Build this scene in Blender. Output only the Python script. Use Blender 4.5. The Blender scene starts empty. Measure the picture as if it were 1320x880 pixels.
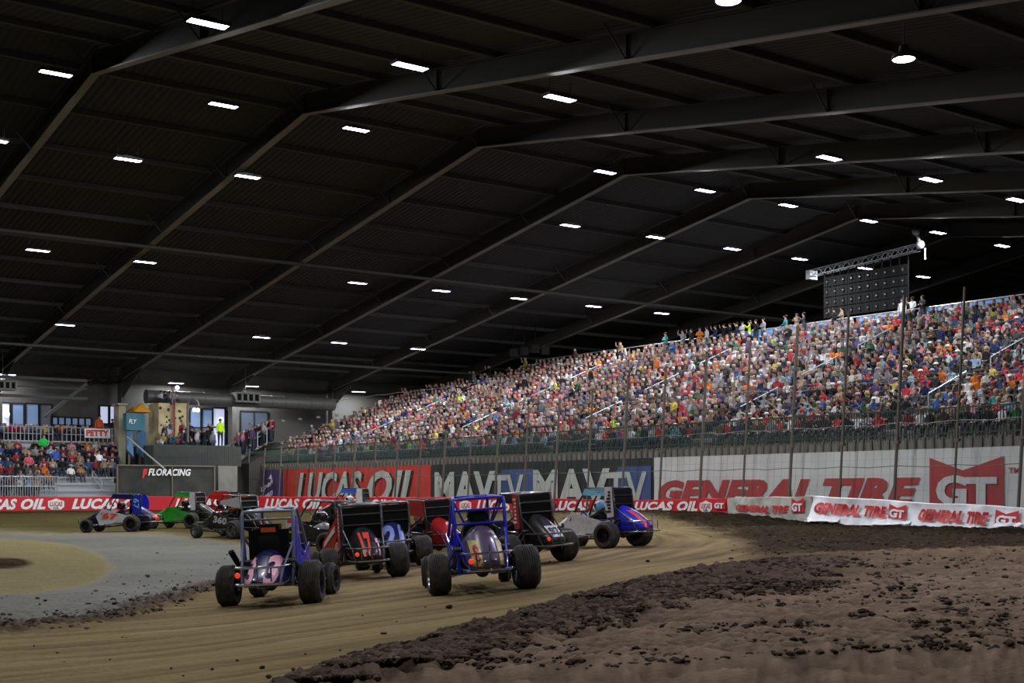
import bpy, bmesh, math, random
import numpy as np
from mathutils import Vector, Matrix
from mathutils.bvhtree import BVHTree
sc = bpy.context.scene
COL = sc.collection
random.seed(7); rng = np.random.default_rng(7)
PI = math.pi

# ------------------------------------------------------------------ camera, world, exposure
F, HY, CX, HC = 1684.0, 635.0, 660.0, 1.7       # focal length in px, horizon row, centre column, eye height
cam = bpy.data.objects.new('camera', bpy.data.cameras.new('camera')); COL.objects.link(cam)
cam.location = (0, 0, HC); cam.rotation_euler = (PI/2, 0, 0)
cam.data.sensor_width = 36; cam.data.lens = F/1320*36; cam.data.shift_y = (HY-440)/1320
cam.data.clip_end = 400
sc.camera = cam
sc.view_settings.view_transform = 'Standard'; sc.view_settings.look = 'None'
sc.view_settings.gamma = 1; sc.view_settings.use_curve_mapping = False
sc.view_settings.exposure = 0.0
sc.cycles.use_denoising = True
sc.cycles.max_bounces = 5
sc.cycles.sample_clamp_indirect = 4
world = bpy.data.worlds.new('world'); sc.world = world; world.use_nodes = True
world.node_tree.nodes['Background'].inputs[0].default_value = (.01, .012, .016, 1)
world.node_tree.nodes['Background'].inputs[1].default_value = .3
LAMP_W = 365.0
LAMP_EMIT = 28.0

# ------------------------------------------------------------------ building frame: l runs along the ridge, p across it
TH = .632
Lx, Ly = math.cos(TH), math.sin(TH)
Px, Py = -Ly, Lx
RIDGE_P, RIDGE_Z, SLOPE, BAY, L0 = 49.77, 17.7, .158, 8.96, 25.63
FARP = 98.0
def xy(l, p): return (l*Lx + p*Px, l*Ly + p*Py)
def V(l, p, z): a = xy(l, p); return Vector((a[0], a[1], z))
def lp(x, y): return (x*Lx + y*Ly, x*Px + y*Py)
def W(px, py, Y): return Vector(((px-CX)/F*Y, Y, HC + (HY-py)/F*Y))
def l_at(px, p): t = (px-CX)/F; return p*(Ly + Lx*t)/(Lx - Ly*t)
def p_at(px, l): t = (px-CX)/F; return l*(Lx - Ly*t)/(Ly + Lx*t)
def z_at(py, l, p): return HC + (HY-py)/F*xy(l, p)[1]
def roof_z(p): return RIDGE_Z - SLOPE*abs(p-RIDGE_P)       # underside of the rafters

# ------------------------------------------------------------------ materials
def mat(name, col, rough=.6, metal=0., emit=None, es=0., dirt=0., scale=8., coat=0., bump=0., dcol=(.11, .085, .055)):
    m = bpy.data.materials.new(name); m.use_nodes = True
    nt = m.node_tree; b = nt.nodes['Principled BSDF']
    b.inputs['Base Color'].default_value = (*col, 1); b.inputs['Roughness'].default_value = rough
    b.inputs['Metallic'].default_value = metal
    if coat: b.inputs['Coat Weight'].default_value = coat
    if emit: b.inputs['Emission Color'].default_value = (*emit, 1); b.inputs['Emission Strength'].default_value = es
    if dirt or bump:
        tc = nt.nodes.new('ShaderNodeTexCoord'); n = nt.nodes.new('ShaderNodeTexNoise'); n.inputs['Scale'].default_value = scale; n.inputs['Detail'].default_value = 5
        nt.links.new(tc.outputs['Object'], n.inputs['Vector'])
        if dirt:
            r = nt.nodes.new('ShaderNodeValToRGB'); r.color_ramp.elements[0].position = .42; r.color_ramp.elements[1].position = .72
            r.color_ramp.elements[0].color = (0, 0, 0, 1); r.color_ramp.elements[1].color = (dirt, dirt, dirt, 1)
            mx = nt.nodes.new('ShaderNodeMix'); mx.data_type = 'RGBA'
            nt.links.new(n.outputs[0], r.inputs[0]); nt.links.new(r.outputs[0], mx.inputs[0])
            mx.inputs[6].default_value = (*col, 1); mx.inputs[7].default_value = (*dcol, 1)
            nt.links.new(mx.outputs[2], b.inputs['Base Color'])
        if bump:
            bp = nt.nodes.new('ShaderNodeBump'); bp.inputs['Strength'].default_value = bump; bp.inputs['Distance'].default_value = .05
            nt.links.new(n.outputs[0], bp.inputs['Height']); nt.links.new(bp.outputs[0], b.inputs['Normal'])
    return m
def attr_mat(name, rough=.9, bump=0., scale=6.):
    m = mat(name, (.5, .5, .5), rough, bump=bump, scale=scale); nt = m.node_tree; nt.nodes['Principled BSDF'].inputs['Specular IOR Level'].default_value = .15
    a = nt.nodes.new('ShaderNodeAttribute'); a.attribute_name = 'Col'
    nt.links.new(a.outputs['Color'], nt.nodes['Principled BSDF'].inputs['Base Color']); return m
def objcol_mat(name, rough=.85):
    m = mat(name, (.5, .5, .5), rough); nt = m.node_tree; nt.nodes['Principled BSDF'].inputs['Specular IOR Level'].default_value = .2
    a = nt.nodes.new('ShaderNodeObjectInfo')
    nt.links.new(a.outputs['Color'], nt.nodes['Principled BSDF'].inputs['Base Color']); return m
M = {}
def paint(col, key=None, dirt=.35):
    k = key or ('paint_%d_%d_%d' % tuple(int(c*99) for c in col))
    if k not in M: M[k] = mat(k, col, .32, coat=.4, dirt=dirt, scale=14)
    return M[k]
M['rubber'] = mat('rubber', (.032, .03, .026), .9, dirt=.75, scale=10, dcol=(.09, .077, .056), bump=.3)
M['rim'] = mat('rim', (.45, .46, .48), .3, 1., dirt=.4)
M['rim_dark'] = mat('rim_dark', (.04, .04, .045), .4, .8, dirt=.5)
M['chrome'] = mat('chrome', (.75, .76, .8), .2, 1., dirt=.25)
M['black'] = mat('black', (.008, .008, .009), .5, dirt=.12)
M['mattblack'] = mat('mattblack', (.008, .008, .008), .9)
M['mattblack'].node_tree.nodes['Principled BSDF'].inputs['Specular IOR Level'].default_value = .2
M['engine'] = mat('engine', (.09, .09, .095), .45, .7, dirt=.5)
M['white'] = mat('white_print', (.9, .9, .88), .5, dirt=.2, scale=6)
M['white_gloss'] = paint((.8, .8, .82), 'white_paint', .25)  # plain white paint with a clear coat, no emission
M['red_print'] = mat('red_print', (.62, .03, .03), .5)
M['red_dull'] = mat('red_dull', (.42, .05, .05), .6, dirt=.2, scale=2)
M['steel'] = mat('galvanised_steel', (.16, .155, .14), .5, .6)
M['post'] = mat('post_steel', (.15, .13, .105), .6, .3)
M['alu'] = mat('bleacher_aluminium', (.42, .44, .46), .45, .5, dirt=.2, scale=1)
M['concrete'] = mat('concrete', (.2, .2, .175), .85, dirt=.5, scale=1.5)
M['roofsheet'] = None
M['rafter'] = mat('rafter_web_shaded', (.05, .047, .04), .7, .0, dirt=.3, scale=1, dcol=(.03, .027, .022)); M['flange'] = mat('rafter_flange_lit', (.22, .21, .19), .55, .1, dirt=.3, scale=1)  # one steel: shade painted into the web, light into the lower flange
M['purlin'] = mat('purlin_steel', (.075, .075, .072), .7, .1)
M['wall_dark'] = mat('wall_dark', (.035, .035, .033), .8, dirt=.3, scale=.6, bump=.2)
M['led'] = mat('lamp_diffuser', (.9, .9, .9), .4, emit=(.78, .9, 1.), es=LAMP_EMIT)
M['led_violet'] = mat('lamp_diffuser_violet', (.9, .9, .9), .4, emit=(.8, .7, 1.), es=LAMP_EMIT*.8)
M['housing'] = mat('lamp_housing', (.05, .05, .05), .5, .3)
M['skin'] = mat('skin', (.38, .23, .17), .7)
M['cloth'] = objcol_mat('clothing'); M['hair'] = objcol_mat('hair_or_cap')
M['trousers'] = mat('trousers', (.03, .035, .05), .9)
M['visor'] = mat('visor', (.01, .01, .012), .1, coat=1)

# corrugated roof sheet
m = mat('roof_sheet', (.036, .038, .04), .9); nt = m.node_tree
tc = nt.nodes.new('ShaderNodeTexCoord'); wv = nt.nodes.new('ShaderNodeTexWave'); wv.inputs['Scale'].default_value = 1.0; wv.bands_direction = 'X'
bp = nt.nodes.new('ShaderNodeBump'); bp.inputs['Strength'].default_value = .6; bp.inputs['Distance'].default_value = .08
nt.links.new(tc.outputs['Object'], wv.inputs['Vector']); nt.links.new(wv.outputs['Fac'], bp.inputs['Height']); nt.links.new(bp.outputs[0], nt.nodes['Principled BSDF'].inputs['Normal'])
M['roofsheet'] = m

# ------------------------------------------------------------------ mesh helpers
class MB:
    def __init__(s): s.v = []; s.f = []; s.m = []
    def add(s, vs, fs, mi=0):
        o = len(s.v); s.v += [tuple(q) for q in vs]; s.f += [tuple(i+o for i in f) for f in fs]; s.m += [mi]*len(fs); return s
    def box(s, a, b, mi=0):
        (x0, y0, z0), (x1, y1, z1) = a, b
        return s.add([(x0,y0,z0),(x1,y0,z0),(x1,y1,z0),(x0,y1,z0),(x0,y0,z1),(x1,y0,z1),(x1,y1,z1),(x0,y1,z1)],
              [(0,3,2,1),(4,5,6,7),(0,1,5,4),(1,2,6,5),(2,3,7,6),(3,0,4,7)], mi)
    def lbox(s, l0, l1, p0, p1, z0, z1, mi=0):          # box in building coordinates
        q = [V(l, p, z) for z in (z0, z1) for (l, p) in ((l0,p0),(l1,p0),(l1,p1),(l0,p1))]
        return s.add(q, [(0,3,2,1),(4,5,6,7),(0,1,5,4),(1,2,6,5),(2,3,7,6),(3,0,4,7)], mi)
    def rect_bar(s, a, b, w, h, mi=0, up=Vector((0,0,1))):
        a, b = Vector(a), Vector(b); d = (b-a).normalized(); x = d.cross(up).normalized()*w/2; y = x.cross(d).normalized()*h/2
        q = [a-x-y, a+x-y, a+x+y, a-x+y, b-x-y, b+x-y, b+x+y, b-x+y]
        return s.add(q, [(0,1,2,3),(7,6,5,4),(0,4,5,1),(1,5,6,2),(2,6,7,3),(3,7,4,0)], mi)
    def tube(s, pts, r, n=8, mi=0, closed=False):
        pts = [Vector(p) for p in pts]; N = len(pts); vs = []; prev = None
        for i, p in enumerate(pts):
            a = pts[(i-1) % N] if (i > 0 or closed) else p; b = pts[(i+1) % N] if (i < N-1 or closed) else p
            d = (b-a).normalized()
            if prev is None: x = d.cross(Vector((0, 0, 1)) if abs(d.z) < .9 else Vector((1, 0, 0))).normalized()
            else: x = (prev - d*prev.dot(d)).normalized()
            prev = x; y = d.cross(x)
            for k in range(n): an = 2*PI*k/n; vs.append(p + (x*math.cos(an) + y*math.sin(an))*r)
        fs = []
        for i in range(N if closed else N-1):
            j = (i+1) % N
            for k in range(n): fs.append((i*n+k, i*n+(k+1) % n, j*n+(k+1) % n, j*n+k))
        if not closed: fs += [tuple(range(n))[::-1], tuple((N-1)*n+k for k in range(n))]
        return s.add(vs, fs, mi)
    def lathe(s, prof, axis='x', c=(0, 0, 0), n=28, mi=0):   # profile of (along, radius)
        vs = []; fs = []
        for (a, r) in prof:
            for k in range(n):
                an = 2*PI*k/n; u, w = r*math.cos(an), r*math.sin(an)
                q = {'x': (a, u, w), 'y': (u, a, w), 'z': (u, w, a)}[axis]
                vs.append((q[0]+c[0], q[1]+c[1], q[2]+c[2]))
        for i in range(len(prof)-1):
            for k in range(n): fs.append((i*n+k, i*n+(k+1) % n, (i+1)*n+(k+1) % n, (i+1)*n+k))
        return s.add(vs, fs, mi)
    def loft(s, secs, mi=0, cap=True):
        n = len(secs[0]); vs = [q for c in secs for q in c]; fs = []
        for i in range(len(secs)-1):
            for k in range(n): fs.append((i*n+k, i*n+(k+1) % n, (i+1)*n+(k+1) % n, (i+1)*n+k))
        if cap: fs += [tuple(range(n))[::-1], tuple((len(secs)-1)*n+k for k in range(n))]
        return s.add(vs, fs, mi)
    def plate(s, poly, t, mi=0):                        # closed polygon of points, thickened along its normal
        poly = [Vector(q) for q in poly]; nrm = Vector((0, 0, 0))
        for i in range(len(poly)): nrm += poly[i].cross(poly[(i+1) % len(poly)])
        nrm.normalize(); n = len(poly)
        vs = [q + nrm*t/2 for q in poly] + [q - nrm*t/2 for q in poly]
        fs = [tuple(range(n)), tuple(range(2*n-1, n-1, -1))] + [(i, n+i, n+(i+1) % n, (i+1) % n) for i in range(n)]
        return s.add(vs, fs, mi)
    def ball(s, c, r, n=10, m=7, mi=0, sx=1, sy=1, sz=1):
        vs = [(c[0], c[1], c[2]-r*sz)]; fs = []
        for i in range(1, m):
            ph = -PI/2 + PI*i/m
            for k in range(n): an = 2*PI*k/n; vs.append((c[0]+r*sx*math.cos(ph)*math.cos(an), c[1]+r*sy*math.cos(ph)*math.sin(an), c[2]+r*sz*math.sin(ph)))
        vs.append((c[0], c[1], c[2]+r*sz)); top = len(vs)-1
        for k in range(n): fs.append((0, 1+(k+1) % n, 1+k)); fs.append((top, top-n+k, top-n+(k+1) % n))
        for i in range(m-2):
            for k in range(n): a = 1+i*n; fs.append((a+k, a+(k+1) % n, a+n+(k+1) % n, a+n+k))
        return s.add(vs, fs, mi)
    def mesh(s, name, mats, smooth=False):
        me = bpy.data.meshes.new(name); me.from_pydata(s.v, [], s.f)
        for q in (mats if isinstance(mats, (list, tuple)) else [mats]): me.materials.append(q)
        if any(s.m): me.polygons.foreach_set('material_index', s.m)
        bm = bmesh.new(); bm.from_mesh(me); bmesh.ops.recalc_face_normals(bm, faces=bm.faces); bm.to_mesh(me); bm.free()
        if smooth:
            me.polygons.foreach_set('use_smooth', [True]*len(me.polygons)); 
            try: me.set_sharp_from_angle(angle=math.radians(40))
            except Exception: pass
        me.update(); return me
    def build(s, name, mats, parent=None, smooth=False):
        o = bpy.data.objects.new(name, s.mesh(name, mats, smooth)); COL.objects.link(o)
        if parent is not None: o.parent = parent
        return o
def tag(o, label=None, cat=None, group=None, kind=None):
    if label: o['label'] = label
    if cat: o['category'] = cat
    if group: o['group'] = group
    if kind: o['kind'] = kind
    return o
def empty(name, loc=(0, 0, 0), rz=0):
    o = bpy.data.objects.new(name, None); COL.objects.link(o); o.location = loc; o.rotation_euler = (0, 0, rz); return o
def copy_tree(o, parent=None):
    c = o.copy(); COL.objects.link(c); c.parent = parent
    for ch in list(o.children): copy_tree(ch, c)
    return c
def struct(o): o['kind'] = 'structure'; return o
def ordinal(n):
    w = ['', 'first', 'second', 'third', 'fourth', 'fifth', 'sixth', 'seventh', 'eighth', 'ninth', 'tenth', 'eleventh', 'twelfth']
    if n < len(w): return w[n]
    return '%d%s' % (n, 'th' if 10 <= n % 100 <= 20 else {1: 'st', 2: 'nd', 3: 'rd'}.get(n % 10, 'th'))

_tc = {}
def text_geo(s, bold=.0, shear=0., cuts=0):
    """vertices normalised to 0..1 by 0..1 and faces of a piece of lettering"""
    k = (s, bold, shear, cuts)
    if k in _tc: return _tc[k]
    cu = bpy.data.curves.new('t', 'FONT'); cu.body = s; cu.offset = bold; cu.shear = shear; cu.resolution_u = 3
    cu.space_character = 1 + bold*1.2
    o = bpy.data.objects.new('t', cu); COL.objects.link(o)
    dg = bpy.context.evaluated_depsgraph_get(); me = bpy.data.meshes.new_from_object(o.evaluated_get(dg))
    bpy.data.objects.remove(o); bpy.data.curves.remove(cu)
    bm = bmesh.new(); bm.from_mesh(me); bpy.data.meshes.remove(me)
    bmesh.ops.remove_doubles(bm, verts=bm.verts, dist=1e-5)
    if cuts:
        bmesh.ops.triangulate(bm, faces=bm.faces); bmesh.ops.subdivide_edges(bm, edges=bm.edges, cuts=cuts, use_grid_fill=True)
    bm.verts.ensure_lookup_table()
    vs = [(v.co.x, v.co.y) for v in bm.verts]; fs = [tuple(v.index for v in f.verts) for f in bm.faces]; bm.free()
    x0 = min(v[0] for v in vs); x1 = max(v[0] for v in vs); y0 = min(v[1] for v in vs); y1 = max(v[1] for v in vs)
    vs = [((a-x0)/(x1-x0), (b-y0)/(y1-y0)) for a, b in vs]
    _tc[k] = (vs, fs); return _tc[k]
def lettering(s, fn, material, parent=None, name='lettering', bold=.03, shear=0., cuts=0, thick=None):
    """fn maps (u,v) in the unit box to a point in space"""
    vs, fs = text_geo(s, bold, shear, cuts)
    me = bpy.data.meshes.new(name); me.from_pydata([tuple(fn(a, b)) for a, b in vs], [], fs); me.materials.append(material)
    o = bpy.data.objects.new(name, me); COL.objects.link(o)
    if parent is not None: o.parent = parent
    return o

# ------------------------------------------------------------------ noise helpers for terrain
def vnoise(x, y, seed=0, n=256):
    g = np.random.default_rng(seed).random((n, n))
    xi = np.floor(x).astype(int); yi = np.floor(y).astype(int); fx = x-xi; fy = y-yi
    fx = fx*fx*(3-2*fx); fy = fy*fy*(3-2*fy)
    a = g[xi % n, yi % n]; b = g[(xi+1) % n, yi % n]; c = g[xi % n, (yi+1) % n]; d = g[(xi+1) % n, (yi+1) % n]
    return (a*(1-fx)+b*fx)*(1-fy) + (c*(1-fx)+d*fx)*fy
def fbm(x, y, seed=0, o=4):
    s = 0; a = .5; t = 0
    for i in range(o): s = s + a*vnoise(x*2**i+17.3*i, y*2**i+5.1*i, seed+i); t += a; a *= .5
    return s/t
def sstep(a, b, x): t = np.clip((x-a)/(b-a), 0, 1); return t*t*(3-2*t)

# ------------------------------------------------------------------ barrier line along the outer edge of the dirt: (column, depth, top, ground)
BAR = [(-420, 62, 1.45, .6), (-250, 69, 1.45, .6), (-100, 75, 1.45, .6), (0, 79, 1.45, .6), (150, 84, 1.44, .6), (300, 87, 1.43, .6), (420, 83.5, 1.43, .6), (560, 76, 1.42, .62),
       (700, 69, 1.38, .75), (840, 62, 1.34, .9), (940, 57, 1.47, .86), (1045, 52, 1.55, .56), (1180, 47.5, 1.34, .32), (1320, 43, 1.2, .3), (1480, 38.5, 1.1, .3), (1700, 33, 1.1, .3)]
bp_ = np.array([((a-CX)/F*b, b, c, d) for a, b, c, d in BAR])
# smooth resample
_s = np.r_[0, np.cumsum(np.hypot(np.diff(bp_[:, 0]), np.diff(bp_[:, 1])))]
def crom(s):
    i = int(np.clip(np.searchsorted(_s, s)-1, 0, len(_s)-2)); t = (s-_s[i])/(_s[i+1]-_s[i])
    p0 = bp_[max(i-1, 0)]; p1 = bp_[i]; p2 = bp_[i+1]; p3 = bp_[min(i+2, len(_s)-1)]
    q = .5*((2*p1) + (-p0+p2)*t + (2*p0-5*p1+4*p2-p3)*t*t + (-p0+3*p1-3*p2+p3)*t**3)
    q[2:] = p1[2:]*(1-t)+p2[2:]*t; return q
SS = np.arange(0, _s[-1], .5); BC = np.array([crom(s) for s in SS])
def bar_pt(s):
    q = np.array([np.interp(s, SS, BC[:, k]) for k in range(4)])
    e = np.array([np.interp(s+.3, SS, BC[:, k]) for k in range(2)]) - np.array([np.interp(s-.3, SS, BC[:, k]) for k in range(2)])
    e /= np.hypot(*e); nrm = np.array([e[1], -e[0]])     # towards the track
    return q, e, nrm
def s_at_px(px):
    u = BC[:, 0]/BC[:, 1]*F + CX; return float(np.interp(px, u, SS))

def base_ground(x, y):
    x = np.asarray(x, float); y = np.asarray(y, float); sh = x.shape; xf = x.ravel(); yf = y.ravel()
    d = np.empty(len(xf)); g = np.empty(len(xf))
    C = BC[::3]
    for i in range(0, len(xf), 20000):
        dd = np.hypot(xf[i:i+20000, None]-C[None, :, 0], yf[i:i+20000, None]-C[None, :, 1]); k = dd.argmin(1)
        d[i:i+20000] = dd[np.arange(len(k)), k]; g[i:i+20000] = C[k, 3]
    zb = g*np.clip(1-d/34, 0, 1)*sstep(16, 42, yf)
    zn = .07*.45*np.log1p(np.exp(np.minimum((xf+3.75)/.45, 60))); zn = np.minimum(zn, .42+.1*(1-np.exp(-np.maximum(zn-.42, 0)/.3)))*sstep(60, 45, yf)
    k = .05; z = np.log(np.exp(zb/k)+np.exp(zn/k))*k - k*math.log(2)*np.exp(-np.abs(zb-zn)/k)
    return z.reshape(sh), d.reshape(sh)
def gz(x, y): return float(base_ground(np.array([x]), np.array([y]))[0][0])

# ------------------------------------------------------------------ floor: the dirt track, one relief mesh
def zones(x, y):
    """dirt kinds by place: returns weights"""
    u = x/y*F + CX; v = HC*F/y + HY
    nu = (fbm(x*.8, y*.5, 3)-.5); v2 = v + nu*14; u2 = u + nu*60
    r = np.hypot(x+22, y-38)
    clod_line = np.interp(u, [-200, 300, 440, 600, 700, 800, 900, 1000, 1100, 1320, 1500], [1100, 930, 878, 838, 815, 790, 768, 755, 745, 738, 730])
    rough = sstep(-5, 6, v2-clod_line)
    band = rough*sstep(62, 34, v2-clod_line)*sstep(1180, 980, u)           # the berm of clods itself
    right_edge = np.interp(v, [655, 672, 690, 705, 722, 745, 765, 790], [730, 785, 862, 925, 960, 965, 930, 860])
    dark = sstep(-25, 35, u2-right_edge)*(1-rough)*sstep(764, 735, v2)
    dark = np.maximum(dark, sstep(560, 740, u2)*sstep(694, 680, v2)*(1-rough))
    deb = np.interp(u, [-300, 0, 100, 200, 280, 350, 430], [812, 806, 798, 775, 752, 732, 722])
    top = np.interp(u, [-300, 0, 200, 300, 420], [690, 692, 696, 706, 722])
    grey = sstep(6, -4, v2-deb)*sstep(-3, 4, v-top)*sstep(470, 330, u)
    inf = sstep(1.08, .95, np.sqrt(((u+10)/152)**2 + ((v-733)/34)**2))*grey
    inf_dark = sstep(1.1, .7, np.sqrt(((u-0)/45)**2 + ((v-727)/7)**2))
    debris = np.exp(-((v2-deb-2)/8.)**2)*sstep(330, 270, u)
    debris2 = sstep(45, 0, deb-v2)*sstep(-2, 3, deb-v2)*sstep(330, 200, u)*.5
    far = sstep(4, -6, v-top)*sstep(760, 560, u)
    return dict(u=u, v=v, r=r, rough=rough, band=band, dark=dark, grey=grey, inf=inf, inf_dark=inf_dark, debris=debris, debris2=debris2, far=far)
us = np.r_[np.linspace(-900, -60, 60), np.linspace(-58, 1378, 640), np.linspace(1382, 2400, 60)]
vs_ = np.r_[np.linspace(655.5, 664, 24), np.linspace(664.6, 900, 360), np.linspace(905, 1500, 60)]
U, Vv = np.meshgrid(us, vs_)
Yg = HC*F/(Vv-HY); Xg = (U-CX)/F*Yg
Zg, Dg = base_ground(Xg, Yg)
z_ = zones(Xg, Yg)
chunk = fbm(Xg*14, Yg*14, 61, 2)-.5
n1 = fbm(Xg*3.1, Yg*3.1, 11, 4)-.5; n2 = fbm(Xg*9, Yg*7, 21, 3)-.5; n3 = fbm(Xg*.35, Yg*.35, 31, 3)-.5
streak = fbm(z_['r']*5.5, np.arctan2(Yg-38, Xg+22)*7, 41, 4)-.5
fine = sstep(70, 25, Yg)
Zg = Zg + n3*.05*sstep(90, 40, Yg)
Zg += z_['rough']*(n1*.12+n2*.08) + z_['band']*(n1*.14 + n2*.10 + chunk*.03 + .05) + z_['rough']*chunk*.025
Zg += z_['dark']*(n1*.18+n2*.06) + (1-z_['rough'])*(1-z_['dark'])*(n2*.012 + streak*.035)*fine
Zg += z_['debris']*(np.maximum(n2, -.1)*.22+.03) + z_['debris2']*np.maximum(n2, 0)*.08
def C3(a): return np.array(a)[None, None, :]
def w3(a): return a[..., None]
tan = C3((.205, .155, .08))*(1 + w3(streak)*1.15 + w3(n3)*.35 + w3(n2)*.2)
broughc = C3((.165, .118, .084))*(1 + w3(n1)*.9 + w3(n2)*.7 + w3(n3)*.3)*(1+w3(chunk)*.7)
bandc = C3((.062, .044, .034))*(1+w3(n1)*.8+w3(n2)*.5)
darkc = C3((.044, .032, .021))*(1+w3(n1)*1.2+w3(n2)*.6)
darkc = darkc*(1+w3(chunk)*.9)
edge_ = w3(sstep(860, 1000, z_['u'])*sstep(50, 5, z_['v']-np.interp(z_['u'], [800, 1000, 1320], [790, 755, 738]))); broughc = broughc*(1-.6*edge_) + .6*edge_*tan*.62
greyc = C3((.104, .100, .077))*(1+w3(n1)*.3+w3(n3)*.6)
infc = C3((.22, .185, .095))*(1+w3(n1)*.25)
farc = C3((.064, .052, .022))*(1+w3(n3)*.5+w3(n1)*.2)
colr = tan
for c, wgt in ((farc, z_['far']), (greyc, z_['grey']), (infc, z_['inf']), (darkc*1.1, z_['inf_dark']), (darkc, z_['dark']), (broughc, z_['rough']), (bandc, z_['band']*.9), (bandc, z_['debris']*.9), (bandc, z_['debris2']*sstep(.0, .15, n2))):
    colr = colr*(1-w3(wgt)) + c*w3(wgt)
colr = colr*(1 - .55*w3(sstep(7, 2, Dg)))                                # dirt heap darker towards the barrier
colr = np.clip(colr, .005, 1)
nr, nc = U.shape
idx = np.arange(nr*nc).reshape(nr, nc)
fa = np.stack([idx[:-1, :-1], idx[1:, :-1], idx[1:, 1:], idx[:-1, 1:]], -1).reshape(-1, 4)
def np_mesh(name, verts, faces, cols=None, material=None, smooth=True, alpha=0.):
    me = bpy.data.meshes.new(name); me.vertices.add(len(verts)); me.vertices.foreach_set('co', np.ascontiguousarray(verts, dtype=np.float32).ravel())
    k = faces.shape[1]; me.loops.add(faces.size); me.loops.foreach_set('vertex_index', faces.ravel().astype(np.int32))
    me.polygons.add(len(faces)); me.polygons.foreach_set('loop_start', np.arange(0, faces.size, k, dtype=np.int32)); me.polygons.foreach_set('loop_total', np.full(len(faces), k, dtype=np.int32))
    me.polygons.foreach_set('use_smooth', np.full(len(faces), smooth)); me.update(calc_edges=True); me.validate()
    if cols is not None:
        a = me.color_attributes.new('Col', 'FLOAT_COLOR', 'POINT'); c4 = np.ones((len(verts), 4), np.float32); c4[:, :3] = cols; c4[:, 3] = alpha; a.data.foreach_set('color', c4.ravel())
    if material: me.materials.append(material)
    return me
M['dirt'] = attr_mat('dirt', .7, .6, 12.)
nt = M['dirt'].node_tree; at_ = [n for n in nt.nodes if n.type == 'ATTRIBUTE'][0]; nt.links.new(at_.outputs['Alpha'], nt.nodes['Principled BSDF'].inputs['Specular IOR Level'])
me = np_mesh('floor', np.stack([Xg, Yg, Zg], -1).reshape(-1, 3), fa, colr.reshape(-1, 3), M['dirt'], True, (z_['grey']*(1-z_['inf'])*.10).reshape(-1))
fl = bpy.data.objects.new('floor', me); COL.objects.link(fl); struct(fl)

# loose clods lying on the dirt
ico = bmesh.new(); bmesh.ops.create_icosphere(ico, subdivisions=1, radius=1); iv = np.array([v.co[:] for v in ico.verts]); ifc = np.array([[v.index for v in f.verts] for f in ico.faces]); ico.free()
NC = 190000; cand_u = rng.uniform(-40, 1370, NC); cand_v = 668 + 245*rng.random(NC)**1.1
cy = HC*F/(cand_v-HY); cxx = (cand_u-CX)/F*cy; zz = zones(cxx, cy)
prob = zz['band']*2.6 + zz['rough']*.2 + zz['dark']*.35 + zz['debris']*1.6 + zz['debris2']*.35 + .003
prob *= (vnoise(cxx*1.2, cy*1.2, 77) > .3)
keep = rng.random(NC) < prob*.22
cxx, cy = cxx[keep], cy[keep]; bandw = (zz['band']+zz['debris']*.4)[keep]
gzv = base_ground(cxx, cy)[0] + .012 + bandw*.07
vv = []; ff = []; cc = []
for i in range(len(cxx)):
    s = (.009 + .024*rng.random()**3)*(1+.5*bandw[i])*(1 + .008*cy[i])
    q = iv*(1+.5*(rng.random((12, 1))-.5))*s*np.array([1.2+rng.random()*.8, 1.+rng.random()*.5, .85])
    a = rng.random()*6.28; q = q@np.array([[math.cos(a), math.sin(a), 0], [-math.sin(a), math.cos(a), 0], [0, 0, 1]])
    vv.append(q+np.array([cxx[i], cy[i], gzv[i]])); ff.append(ifc+12*i); cc.append(np.tile(np.array([.085, .061, .048])*(.35+1.4*rng.random()), (12, 1)))
me = np_mesh('dirt_clods', np.concatenate(vv), np.concatenate(ff), np.concatenate(cc), M['dirt'], False)
o = bpy.data.objects.new('dirt_clods', me); COL.objects.link(o)
tag(o, 'loose dark brown dirt clods scattered over the track and its berms', 'dirt', kind='stuff')

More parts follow.
